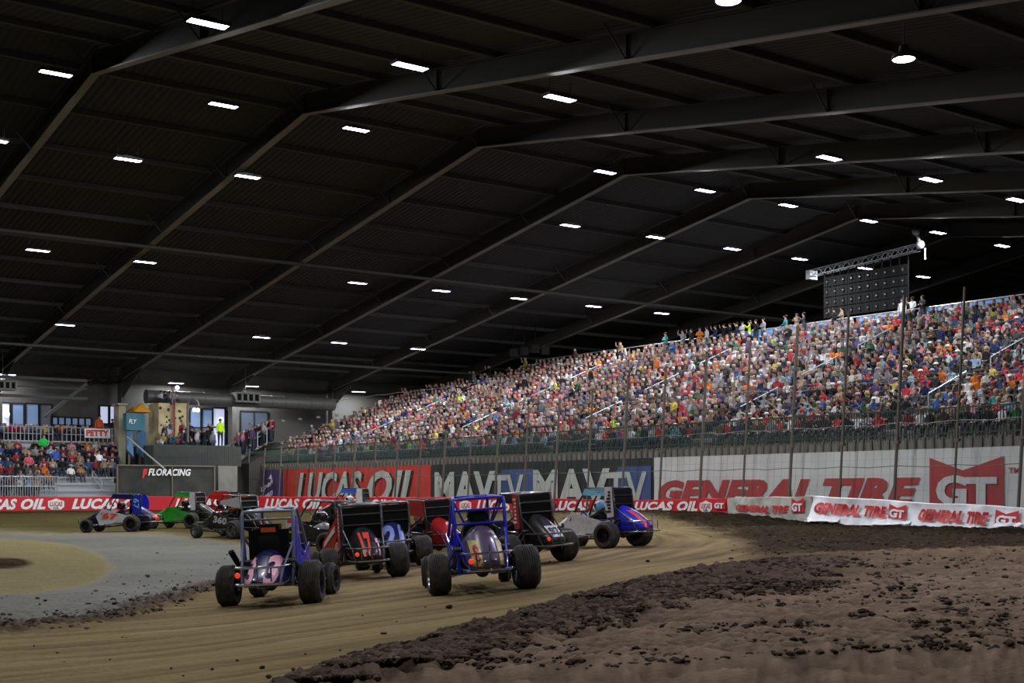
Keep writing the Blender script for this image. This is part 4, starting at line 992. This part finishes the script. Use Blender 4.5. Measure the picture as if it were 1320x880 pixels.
# big screen seen from behind, under a lighting truss
SL = 66.5
sc_root = empty('video_screen', V(SL, 52, 13))
pa, pb = p_at(1062, SL), p_at(1170, SL); z0, z1 = 13.0, 15.7
nC, nR = 10, 4
for i in range(nC):
    for j in range(nR):
        p0 = pa+(pb-pa)*i/nC; p1 = pa+(pb-pa)*(i+1)/nC; q0 = z0+(z1-z0)*j/nR; q1 = z0+(z1-z0)*(j+1)/nR; s = .03
        mb = MB(); mb.lbox(SL, SL+.12, min(p0, p1)+s, max(p0, p1)-s, q0+s, q1-s); mb.lbox(SL-.06, SL, min(p0, p1)+.3, max(p0, p1)-.3, q0+.2, q1-.2); mb.tube([V(SL-.08, (p0+p1)/2, q1-.1), V(SL-.08, (p0+p1)/2, q0+.1)], .02, 5)
        pn_ = spart(mb.build('screen_panel', M['mattblack'], sc_root), sc_root); MB().lbox(SL-.1, SL-.06, (p0+p1)/2-.05, (p0+p1)/2+.05, (q0+q1)/2-.05, (q0+q1)/2+.03).build('connector', M['steel'], pn_)
mb = MB()
for i in range(nC+1): p = pa+(pb-pa)*i/nC; mb.lbox(SL+.02, SL+.09, p-.03, p+.03, z0, z1+.5)
spart(mb.build('frame', M['mattblack'], sc_root), sc_root)
tag(sc_root, 'black video screen panels seen from behind above the grandstand', 'screen')
tr = MB(); a, b = V(SL-.1, p_at(1045, SL), 15.9), V(SL-.1, p_at(1182, SL), 16.35); n = 22
for dz in (0, .4):
    for dl in (0, .4): tr.tube([a+V(dl, 0, dz), b+V(dl, 0, dz)], .035, 6)
for k in range(n):
    q0 = a.lerp(b, k/n); q1 = a.lerp(b, (k+1)/n)
    for dl in (0, .4): tr.tube([q0+V(dl, 0, 0), q1+V(dl, 0, .4)], .02, 5) if k % 2 else tr.tube([q0+V(dl, 0, .4), q1+V(dl, 0, 0)], .02, 5)
tr.lbox(SL-.25, SL+.5, p_at(1047, SL), p_at(1042, SL), 15.7, 16.3)
tag(tr.build('lighting_truss', M['alu']), 'silver box truss holding the video screen', 'truss')
mb = MB(); c = b+V(0, -.3, .3); mb.ball(c, .28, 10, 8); mb.tube([c, c+Vector((-.2, 0, .7))], .1, 8); mb.ball(c+Vector((-.25, 0, .8)), .25, 10, 8); mb.tube([c+Vector((.3, 0, -.2)), c+Vector((.3, 0, -.9))], .05, 6)
tag(mb.build('stage_light', M['alu'], None, True), 'pale stage light on the right end of the box truss', 'stage light')

# ------------------------------------------------------------------ midget race cars
def tire_mesh(r, w, name='tire'):
    mb = MB(); h = w/2; k = .045
    prof = [(-h+.02, r*.56), (-h, r*.62), (-h-.005, r*.82), (-h+.01, r-.05), (-h+.05, r-.008)]
    m = 7
    for i in range(m):
        a = -h+.06+(w-.12)*i/m; b = -h+.06+(w-.12)*(i+1)/m; g = .006
        prof += [(a, r-.012), (a+g, r), (b-g, r), (b, r-.012)]
    prof += [(h-.05, r-.008), (h-.01, r-.05), (h+.005, r*.82), (h, r*.62), (h-.02, r*.56)]
    mb.lathe(prof, 'x', n=36); return mb.mesh(name, M['rubber'], True)
def rim_mesh(r, w, m_, name='rim'):
    mb = MB(); R = r*.6; h = w/2
    mb.lathe([(-h+.01, R), (-h+.01, R-.02), (-h+.07, R-.035), (-h*.2, R*.72), (0, R*.7), (0, R*.3), (-.05, R*.24), (-.06, 0)], 'x', n=24)
    mb.lathe([(h-.01, R), (h-.01, R-.02), (h-.07, R-.035), (h*.2, R*.72), (.01, R*.7), (.01, R*.3), (.05, R*.24), (.06, 0)], 'x', n=24)
    for k in range(8): a = 2*PI*k/8; mb.ball((-.012, R*.5*math.cos(a), R*.5*math.sin(a)), .018, 6, 4); mb.ball((.02, R*.5*math.cos(a), R*.5*math.sin(a)), .018, 6, 4)
    return mb.mesh(name, m_, True)
RW = {'L': .31, 'R': .35}
TM = {'L': tire_mesh(.315, RW['L']), 'R': tire_mesh(.33, RW['R']), 'F': tire_mesh(.265, .2)}
RM = {(k, c): rim_mesh({'L': .315, 'R': .33, 'F': .265}[k], {'L': .31, 'R': .35, 'F': .2}[k], M[c]) for k in 'LRF' for c in ('rim', 'rim_dark')}
def tail_sections():
    secs = []
    for (y, a, zt, zb, pw_) in ((.12, .285, 1.0, .34, 2.), (0, .29, .985, .32, 2.), (-.15, .29, .93, .31, 2.), (-.32, .28, .84, .31, 2.1), (-.48, .262, .73, .32, 2.2), (-.62, .235, .63, .34, 2.3), (-.72, .19, .55, .37, 2.4), (-.78, .12, .49, .4, 2.4), (-.8, .04, .46, .43, 2.4)):
        c = []
        for k in range(22):
            t = 2*PI*k/22; cx, sz = math.cos(t), math.sin(t)
            zc = zb+(zt-zb)*.3
            x = a*math.copysign(abs(cx)**(2/pw_*.9), cx); z = zc + ((zt-zc) if sz > 0 else (zc-zb))*math.copysign(abs(sz)**(.95 if sz > 0 else .6), sz)
            c.append((x, y, z))
        secs.append(c)
    return secs
TAIL = MB().loft(tail_sections())
TBVH = BVHTree.FromPolygons([Vector(v) for v in TAIL.v], TAIL.f)
tail_mb = TAIL
def tail_proj(x, z, off=.012):
    h = TBVH.ray_cast(Vector((x, -2, z)), Vector((0, 1, 0)))
    if h[0] is None: h = TBVH.find_nearest(Vector((x, -.4, z)))
    return h[0]+Vector((0, -off, 0)) + (h[1]*.004 if h[1] else Vector((0, 0, 0)))
def driver_mesh():
    N = []; E = []
    def add(c, r, par=None):
        N.append((c, r)); 
        if par is not None: E.append((par, len(N)-1))
        return len(N)-1
    pel = add((0, .0, .1), (.17, .13)); ab = add((0, .0, .28), (.16, .12), pel); ch = add((0, -.02, .46), (.19, .14), ab); nk = add((0, .0, .6), .07, ch); add((0, .02, .7), .085, nk)
    for s in (-1, 1):
        sh = add((.19*s, 0, .53), .075, ch); el = add((.27*s, .2, .4), .055, sh); wr = add((.17*s, .42, .46), .04, el); ha = add((.15*s, .5, .48), .038, wr)
        for i in range(4): f0 = add((.13*s-.008*s*i, .545, .505-.024*i), .011, ha); add((.1*s, .53, .5-.024*i), .009, f0)
        add((.12*s, .5, .53), .012, ha)
        kn = add((.12*s, .5, .2), .08, pel); add((.1*s, .9, .08), .05, kn)
    return skin_mesh('racing_driver', N, E, 1)
DRV = driver_mesh()
def helmet_meshes():
    mb = MB(); mb.ball((0, .02, .76), .145, 18, 12, sy=1.12, sz=1.05); mb.loft([[(.09*math.cos(a), .12+.06*math.sin(a), z) for a in np.linspace(0, 2*PI, 13)[:-1]] for z in (.63, .72)]); h = mb
    vb = MB(); secs = []
    for z in (.74, .79, .83):
        secs.append([(.15*math.cos(a)*(1 if z < .82 else .93), .02+.168*math.sin(a)*(1 if z < .82 else .93), z) for a in np.linspace(.25, PI-.25, 12)] + [(.13*math.cos(a), .02+.145*math.sin(a), z) for a in np.linspace(PI-.25, .25, 12)])
    vb.loft(secs); return h, vb
HM, VM = helmet_meshes()
vis_mesh = VM.mesh('visor', M['visor'], True)
def seat_mb():
    mb = MB(); secs = []
    for (z, w, y) in ((.38, .24, .12), (.5, .25, .08), (.7, .25, .05), (.9, .25, .04), (1.02, .2, .04), (1.06, .13, .05), (1.12, .15, .05), (1.2, .14, .06)):
        secs.append([(-w, y, z), (-w*.6, y-.06, z), (w*.6, y-.06, z), (w, y, z), (w*1.02, y+.18, z), (w*.9, y+.18, z), (w*.85, y+.05, z), (-w*.85, y+.05, z), (-w*.9, y+.18, z), (-w*1.02, y+.18, z)])
    return mb.loft(secs)
SEATM = seat_mb().mesh('seat', M['mattblack'], True)

def make_car(px, Y, phi, label, cfg):
    """phi: heading, degrees counter-clockwise from straight away"""
    X = (px-CX)/F*Y; ph = math.radians(phi)
    fw = Vector((-math.sin(ph), math.cos(ph))); rt = Vector((math.cos(ph), math.sin(ph)))
    def g(a, b): q = Vector((X, Y)) + rt*a + fw*b; return gz(q.x, q.y)
    zl, zr, zf = g(-.66, 0), g(.66, 0), (g(-.6, 1.75)+g(.6, 1.75))/2
    roll = math.atan2(zr-zl, 1.32) + cfg.get('roll', 0); pitch = math.atan2(zf-(zl+zr)/2, 1.75)
    root = empty('race_car', (X, Y, (zl+zr)/2+.0)); root.rotation_mode = 'XYZ'
    mrot = Matrix.Rotation(ph, 3, 'Z') @ Matrix.Rotation(pitch, 3, 'X') @ Matrix.Rotation(-roll, 3, 'Y')
    root.rotation_euler = mrot.to_euler()
    FR = cfg['frame']; BO = cfg['body']; TL = cfg.get('tail', BO)
    # wheels
    for nm, k, x, y in (('L', 'L', -.665, 0), ('R', 'R', .655, 0), ('F', 'F', -.62, 1.75), ('F', 'F', .62, 1.75)):
        t = bpy.data.objects.new('tire', TM[k]); COL.objects.link(t); t.parent = root; t.location = (x*cfg.get('tw', 1), y, {'L': .315, 'R': .33, 'F': .265}[k]-.012)
        if k != 'F': t.scale = (cfg.get('tsx', 1), 1, 1)
        if k == 'F': t.rotation_euler = (0, 0, cfg.get('steer', -.15))
        rm_ = bpy.data.objects.new('rim', RM[(k, cfg.get('rim', 'rim_dark'))]); COL.objects.link(rm_); rm_.parent = t
    mb = MB(); mb.tube([(-.55, 0, .32), (.52, 0, .32)], .035, 10); mb.ball((0, 0, .32), .11, 10, 8); mb.build('rear_axle', M['engine'], root, True)
    mb = MB(); mb.tube([(-.55, 1.75, .26), (.55, 1.75, .26)], .025, 8); mb.tube([(-.3, 1.3, .3), (-.5, 1.72, .26)], .018, 6); mb.tube([(.3, 1.3, .3), (.5, 1.72, .26)], .018, 6); mb.build('front_axle', M['chrome'], root, True)
    # frame and cage
    mb = MB(); r = .021
    for s in (-1, 1):
        mb.tube([(s*.33, -.1, .3), (s*.33, 1.0, .2), (s*.26, 2.0, .24)], r)
        mb.tube([(s*.34, -.08, .62), (s*.36, .5, .66), (s*.32, 1.1, .66), (s*.24, 2.0, .44)], r)
        mb.tube([(s*.35, -.1, .28), (s*.375, -.08, .7), (s*.385, -.02, 1.34), (s*.375, .02, 1.385)], r*1.35, 10)          # rear upright
        mb.tube([(s*.375, .02, 1.385), (s*.27, .8, 1.42), (s*.3, 1.02, 1.12), (s*.34, 1.28, .66)], r*1.1)      # roof side bar and front upright
        mb.tube([(s*.385, -.02, 1.05), (s*.37, .7, .72)], r*.9); mb.tube([(s*.375, -.05, .95), (s*.3, -.5, .55), (s*.27, -.62, .33)], r*.8)
        mb.tube([(s*.33, .5, .25), (s*.36, .45, .66)], r*.8); mb.tube([(s*.31, 1.2, .22), (s*.31, 1.15, .64)], r*.8)
        if not cfg.get('plain'): mb.tube([(s*.37, 0, 1.36), (s*.2, .1, 1.0), (s*.24, .15, .66)], r*.8)
    mb.tube([(-.375, .02, 1.385), (-.3, .0, 1.39), (.3, .0, 1.39), (.375, .02, 1.385)], r); mb.tube([(-.27, .8, 1.42), (.27, .8, 1.42)], r)
    if cfg.get('plain'): mb.tube([(-.37, .02, 1.27), (.37, .02, 1.27)], r*.7)
    else: mb.tube([(-.38, -.03, 1.22), (.38, -.03, 1.22)], r*.9); mb.tube([(-.375, -.05, 1.02), (.375, -.05, 1.02)], r*.8)
    mb.tube([(-.34, -.08, .62), (.34, -.08, .62)], r*.8)
    mb.tube([(-.34, 1.28, .66), (.34, 1.28, .66)], r); mb.tube([(-.33, -.1, .3), (.33, -.1, .3)], r)
    mb.tube([(-.36, 0, 1.38), (0, .3, 1.42), (.36, 0, 1.38)], r*.8)
    mb.build('roll_cage', FR, root, True)
    # tail tank with numbers
    tl = tail_mb.build('fuel_tank', TL, root, True); kz = cfg.get('tz', 1.); tl.scale = (1, 1, kz); tl.location = (0, 0, .02)
    for (s, x0, x1, z0, z1, mm, sh) in cfg.get('tailtext', []):
        if s == 'BLOCK':
            vs = []; n = 6
            for i in range(n+1):
                for j in range(n+1): vs.append(tail_proj(x0+(x1-x0)*i/n, z0+(z1-z0)*j/n, .008))
            me = bpy.data.meshes.new('number_panel'); me.from_pydata([tuple(v) for v in vs], [], [(i*(n+1)+j, (i+1)*(n+1)+j, (i+1)*(n+1)+j+1, i*(n+1)+j+1) for i in range(n) for j in range(n)]); me.materials.append(mm)
            o = bpy.data.objects.new('number_panel', me); COL.objects.link(o); o.parent = tl
        else: lettering(s, lambda u, v: tail_proj(x0+(x1-x0)*u, z0+(z1-z0)*v, .018), mm, tl, 'number', bold=cfg.get('tb', .055), shear=sh, cuts=2)
    # bumper
    mb = MB()
    for z, yy in ((.36, -.86), (.60, -.84)): mb.tube([(-.34, -.1, z), (-.34, yy+.12, z), (-.26, yy, z), (.26, yy, z), (.34, yy+.12, z), (.34, -.1, z)], .017)
    mb.tube([(-.2, -.85, .40), (-.2, -.84, .62)], .012); mb.tube([(.2, -.85, .40), (.2, -.84, .62)], .012); mb.tube([(0, -.85, .3), (0, -.83, .72)], .01)
    mb.build('rear_bumper', cfg.get('bumper', M['chrome']), root, True)
    mb = MB(); mb.tube([(-.34, 1.2, .25), (-.52, 1.1, .3), (-.56, .5, .3), (-.36, .4, .25)], .017); mb.tube([(.34, 1.2, .25), (.62, 1.1, .3), (.68, .5, .3), (.36, .4, .25)], .017); mb.tube([(.36, .3, .55), (.6, .4, .42), (.66, .75, .4)], .014)
    mb.build('nerf_bar', cfg.get('bumper', M['chrome']), root, True)
    mb = MB(); mb.tube([(-.2, 2.0, .3), (-.24, 2.22, .32), (.24, 2.22, .32), (.2, 2.0, .3)], .017); mb.tube([(-.24, 2.22, .32), (-.2, 2.2, .5), (.2, 2.2, .5), (.24, 2.22, .32)], .015); mb.build('front_bumper', cfg.get('bumper', M['chrome']), root, True)
    # suspension: dampers, arms, torsion tube
    mb = MB()
    for s in (-1, 1):
        mb.tube([(s*.42, .02, .3), (s*.38, .06, .72)], .03, 8); mb.tube([(s*.46, 0, .3), (s*.4, .8, .34)], .018, 6); mb.tube([(s*.36, -.12, .58), (s*.5, -.02, .34)], .014, 6); mb.tube([(s*.5, .02, .46), (s*.36, -.1, .7)], .014)
    mb.tube([(-.42, -.12, .66), (.42, -.12, .66)], .028, 8); mb.tube([(.36, .1, .45), (.6, .05, .32)], .02, 6)
    mb.build('suspension', M['engine'], root, True)
    mb = MB(); mb.box((-.16, 1.3, .3), (.16, 1.66, .6)); mb.box((-.2, 1.32, .58), (.2, 1.6, .64))
    for k in range(4): mb.lathe([(0, .03), (.1, .035), (.11, .05)], 'z', (-.27, 1.3+.09*k, .5), 8)
    mb.build('engine', M['engine'], root)
    mb = MB()
    for k in range(4): mb.tube([(.16, 1.08+.11*k, .5), (.34, 1.05+.1*k, .45), (.42, .9+.04*k, .42)], .022, 6)
    mb.tube([(.42, 1., .42), (.48, .4, .42), (.5, .2, .45)], .045, 8); mb.build('exhaust', M['engine'], root, True)
    if cfg.get('sidepipe'): MB().tube([(-.45, .25, .5), (-.5, .05, .66), (-.56, -.05, .82)], .045, 8).build('brake_duct', M['mattblack'], root, True)
    MB().ball((-.28, -.84, .5), .042, 10, 7, sy=.5).build('tail_light', mat('tail_light_red', (.8, .05, .02), .3, emit=(1, .08, .02), es=.5) if 'tail_light_red' not in bpy.data.materials else bpy.data.materials['tail_light_red'], root, True)
    # hood and nose
    secs = []
    for (y, w, z0, z1) in ((1.2, .33, .4, .86), (1.32, .32, .38, .84), (1.55, .28, .33, .74), (1.8, .23, .3, .6), (2.02, .17, .32, .5), (2.12, .1, .36, .45)):
        c = []
        for k in range(14): t = 2*PI*k/14; cx, sz = math.cos(t), math.sin(t); c.append((w*math.copysign(abs(cx)**.6, cx), y, (z0+z1)/2+(z1-z0)/2*math.copysign(abs(sz)**.6, sz)))
        secs.append(c)
    hd = MB().loft(secs).build('hood', cfg.get('hood', BO), root, True)
    # cockpit side panels
    for s in (-1, 1):
        poly = [(s*.37, .38, .3), (s*.35, 1.35, .26), (s*.32, 1.5, .6), (s*.36, 1.22, .88), (s*.38, .8, .76), (s*.385, .3, .62)]
        sp = MB().plate(poly, .012).build('side_panel', cfg.get('side', BO), root)
        if cfg.get('sidetext') and s == -1:
            t_ = cfg['sidetext']; k_ = cfg.get('ts', 1); lettering(t_[0], lambda u, v: (-.395, 1.22-.62*u*k_, .44+.24*v*k_+.08*(1-u)), t_[1], sp, 'number', bold=.05, shear=.2)
        poly = [(s*.35, -.02, .3), (s*.375, .34, .3), (s*.38, .3, .62), (s*.37, 0, .66)]
        MB().plate(poly, .012).build('rear_side_panel', cfg.get('side', BO), root)
    # sail panels high on the cage
    if cfg.get('sail'):
        kind, m_ = cfg['sail'][:2]
        for s in ((-1, 1) if kind != 'right' else (1,)):
            if kind == 'round': poly = [(s*.4, -.12+.2*math.cos(t), 1.02+.38*math.sin(t)) for t in np.linspace(0, 2*PI, 17)[:-1]]
            elif kind == 'long': poly = [(s*.4, -.06, .98), (s*.4, -.06, 1.38), (s*.3, .95, 1.24), (s*.3, .97, 1.12), (s*.38, .2, 1.02)]
            elif kind == 'tall': poly = [(s*.4, -.04, .72), (s*.41, -.02, 1.4), (s*.38, .2, 1.42), (s*.39, .22, 1.0), (s*.4, .14, .7)]
            elif kind == 'slant': poly = [(s*.4, .12, .62), (s*.41, .02, 1.0), (s*.41, .1, 1.36), (s*.4, .22, 1.36), (s*.42, .2, .95), (s*.42, .28, .6)]
            else: poly = [(s*.4, -.04, .62), (s*.41, -.02, 1.3), (s*.41, .12, 1.3), (s*.42, .3, .8), (s*.42, .28, .6)]
            pn = MB().plate(poly, .014).build('sail_panel', m_, root)
            if len(cfg['sail']) > 2 and s == -1:
                t_ = cfg['sail'][2]
                if t_[0] == 'MARKS':
                    mm_ = MB(); z_1 = 1.32
                    while z_1 > .8: w_ = .05+.09*random.random(); mm_.box((-.432, .02, z_1-.045), (-.428, .02+w_, z_1)); z_1 -= .075
                    mm_.build('printed_marks', t_[1], pn)
                else: lettering(t_[0], lambda u, v: (-.425, .0-.22*v, 1.25-.4*u), t_[1], pn, 'lettering', bold=.03)
    if cfg.get('flare'):
        pn = MB().plate([(-.42, .3, 1.18), (-.62, .75, .72), (-.66, .8, .42), (-.52, .5, .42), (-.43, .3, .8)], .014).build('flared_panel', cfg['flare'], root)
        MB().plate([(-.45, .34, 1.02), (-.6, .68, .7), (-.62, .7, .6), (-.46, .34, .9)], .02).build('printed_marks', wht, pn)
    if cfg.get('roofpanel'):
        MB().plate([(-.36, .04, 1.42), (.36, .04, 1.42), (.27, .66, 1.46), (-.27, .66, 1.46)], .012).build('roof_panel', cfg['roofpanel'], root)
    if cfg.get('upper'):      # panel along the left of the cage top
        m_ = cfg['upper']
        for s in (-1, 1): MB().plate([(s*.4, .0, 1.2), (s*.4, .02, 1.4), (s*.29, .85, 1.41), (s*.31, .92, 1.26)], .012).build('upper_panel', m_, root)
    if cfg.get('rearpanel'):
        MB().box((-.36, -.03, .74), (.36, -.015, 1.36)).build('rear_screen', M['mattblack'], root)
    o = bpy.data.objects.new('seat', SEATM); COL.objects.link(o); o.parent = root
    mb = MB(); mb.tube([(.13*math.cos(t), 1.12+.03*math.sin(t), .72+.13*math.sin(t)) for t in np.linspace(0, 2*PI, 17)[:-1]], .014, 6, closed=True); mb.tube([(0, 1.12, .72), (0, 1.3, .62)], .015); mb.tube([(-.13, 1.12, .72), (.13, 1.12, .72)], .01); mb.build('steering_wheel', M['mattblack'], root, True)
    if cfg.get('seatlabel'): MB().box((-.3, .0, .66), (.3, .03, 1.12)).build('radiator_screen', M['mattblack'], root); MB().box((-.11, -.02, 1.08), (.11, -.01, 1.15)).build('headrest_label', paint((.8, .12, .03)), root)
    if cfg.get('plate'):
        pl = MB().box((-.42, 1.15, .72), (-.40, 1.5, .95)).build('side_plate', wht, root); MB().box((-.424, 1.2, .82), (-.42, 1.45, .93)).build('plate_mark', hotred, pl); MB().box((-.42, .95, .56), (-.4, 1.5, .6)).build('yellow_strip', paint((.6, .5, .12)), root)
    tag(root, label, 'race car', 'midget race cars')
    # driver
    d = bpy.data.objects.new('racing_driver', DRV.copy()); COL.objects.link(d); d.data.materials.append(cfg.get('suit', M['mattblack']))
    d.matrix_world = root.matrix_basis @ Matrix.Translation((0, .6, .22))
    d.location = (root.matrix_basis @ Matrix.Translation((0, .6, .22))).to_translation(); d.rotation_euler = root.rotation_euler
    h = HM.build('helmet', cfg.get('helmet', M['white_gloss']), d, True); v = bpy.data.objects.new('visor', vis_mesh); COL.objects.link(v); v.parent = h
    tag(d, cfg['driver'], 'person'); return root

blue = paint((.012, .025, .62)); bk = paint((.012, .012, .014)); wht = M['white_gloss']; redp = paint((.55, .015, .015)); grn = paint((.02, .42, .03)); navy = paint((.01, .015, .1))
purp = paint((.12, .085, .15), 'purple_glitter', .15); cyan = paint((.25, .6, .75)); chs = M['chrome']; dkf = paint((.03, .03, .035)); silverblue = paint((.18, .2, .32), 'steel_blue', .2)
pnk = paint((1., .5, .6), 'pink_number', .05); orange = paint((.8, .15, .05)); hotred = paint((.95, .08, .06), 'red_number', .05)
make_car(350, 19.35, -2, 'dark blue race car numbered 3, nearest at left, seen from behind', dict(frame=silverblue, body=blue, tail=navy, plain=1, tz=.82, tw=.94, tsx=.86, sail=('blade', blue), rim='rim_dark', seatlabel=1, sidepipe=1,
   tailtext=[('3', -.235, -.085, .4, .86, pnk, 0), ('3', .07, .235, .4, .88, pnk, 0)], tb=.035, helmet=bk, driver='driver in black helmet inside the dark blue number 3 car'))
make_car(624, 19.45, 10, 'bright blue caged race car with purple tail, centre foreground', dict(frame=blue, body=blue, tail=purp, rim='rim', sail=None,
   tailtext=[('BLOCK', -.23, -.1, .4, .76, paint((.75, .6, .25)), 0), ('BLOCK', .15, .24, .4, .74, paint((.75, .6, .25)), 0), ('8', -.2, -.13, .46, .7, redp, 0)], helmet=bk, driver='driver in black helmet inside the bright blue caged car', bumper=chs))
make_car(470, 24.8, 18, 'black race car numbered 17 with red and white left panels', dict(frame=dkf, body=bk, tail=bk, sail=('slant', redp, ('MARKS', wht)), side=redp, flare=redp, rearpanel=1,
   tailtext=[('17', -.14, .06, .42, .86, hotred, 0), ('7', .14, .22, .42, .74, pnk, 0)], helmet=bk, driver='driver in black helmet inside the black number 17 car', bumper=M['steel']))
make_car(508, 28.2, 10, 'black race car with blue and white number 21 just beyond car 17', dict(frame=bk, body=bk, tail=navy, rearpanel=1, tailtext=[('21', -.2, .2, .45, .9, paint((.3, .4, .85)), 0)], helmet=bk,
   driver='driver in black helmet inside the black car numbered 21', bumper=M['steel']))
make_car(694, 26., 33, 'black race car with number 97 tail and red side panel', dict(frame=dkf, body=bk, tail=bk, rearpanel=1, sail=('tall', redp, ('MARKS', wht)), upper=bk,
   tailtext=[('BLOCK', -.13, .13, .5, .72, wht, 0), ('97', -.11, .11, .53, .69, bk, 0)], helmet=wht, driver='driver in white helmet inside the black number 97 car', bumper=M['steel']))
make_car(804, 30.7, 50, 'white and blue race car numbered 11, rightmost in the pack', dict(frame=bk, body=wht, hood=wht, tail=blue, side=wht, rearpanel=1, sail=('tall', wht, ('MARKS', bk)), upper=cyan, rim='rim_dark',
   tailtext=[('11', -.16, .1, .42, .84, hotred, 0)], helmet=cyan, driver='driver in light blue helmet inside the white and blue car', bumper=M['chrome']))
make_car(567, 30.2, 42, 'red race car half hidden behind the bright blue caged car', dict(frame=bk, body=redp, tail=redp, side=bk, sail=('long', redp), upper=redp, rearpanel=1, sidetext=('44', wht), helmet=wht,
   driver='driver in white helmet inside the half hidden red car', bumper=M['steel']))
make_car(441, 34.5, 64, 'black race car with red white side plate behind car 17', dict(frame=bk, body=bk, tail=bk, side=bk, helmet=bk, suit=wht, plate=1, driver='driver in white suit inside the black car behind car 17', bumper=M['steel']))
make_car(471, 52, 78, 'far race car with blue and white upper panels above car 17', dict(frame=bk, body=bk, upper=paint((.05, .12, .6)), sail=('tall', wht), rearpanel=1, helmet=wht, driver='driver in white helmet inside the far blue and white car'))
make_car(321, 43, 58, 'black race car numbered 360 with long white upper panel', dict(frame=dkf, body=bk, side=bk, sail=('long', wht), rearpanel=1, rim='rim', sidetext=('360', wht), helmet=paint((.4, .1, .05)),
   driver='driver in brown red helmet inside the black 360 car', bumper=M['steel']))
make_car(302, 55, 76, 'far race car with red upper panel behind the 360 car', dict(frame=bk, body=redp, upper=redp, sail=('long', redp), rearpanel=1, helmet=redp, driver='driver in red helmet inside the far red car'))
make_car(258, 52, 74, 'green race car with white rear side panel near the far barrier', dict(frame=bk, body=grn, hood=grn, side=grn, tail=bk, upper=grn, sail=('tall', wht), rearpanel=1, helmet=bk,
   driver='driver in black helmet inside the green car'))
make_car(178, 49.5, 86, 'white, red and dark blue race car leading at far left', dict(frame=navy, body=wht, hood=navy, side=wht, tail=navy, upper=navy, sail=('round', blue, ('67', cyan, 'v')), rearpanel=0, sidetext=('67', hotred), helmet=bk,
   tailtext=[('BLOCK', -.24, .24, .4, .6, hotred, 0)], driver='driver in black helmet inside the far left lead car'))

# ------------------------------------------------------------------ the rest of the crowd, one mass
me = np_mesh('crowd', np.concatenate(crowd.v), np.concatenate(crowd.f), np.concatenate(crowd.c), attr_mat('crowd_cloth', .85))
o = bpy.data.objects.new('crowd', me); COL.objects.link(o)
tag(o, 'dense crowd of spectators filling the stands beyond the nearest rows', 'crowd', kind='stuff')
print('crowd verts', len(me.vertices), 'lamp rows', [len(r) for r in rows], [round(r[0][6], 1) for r in rows])
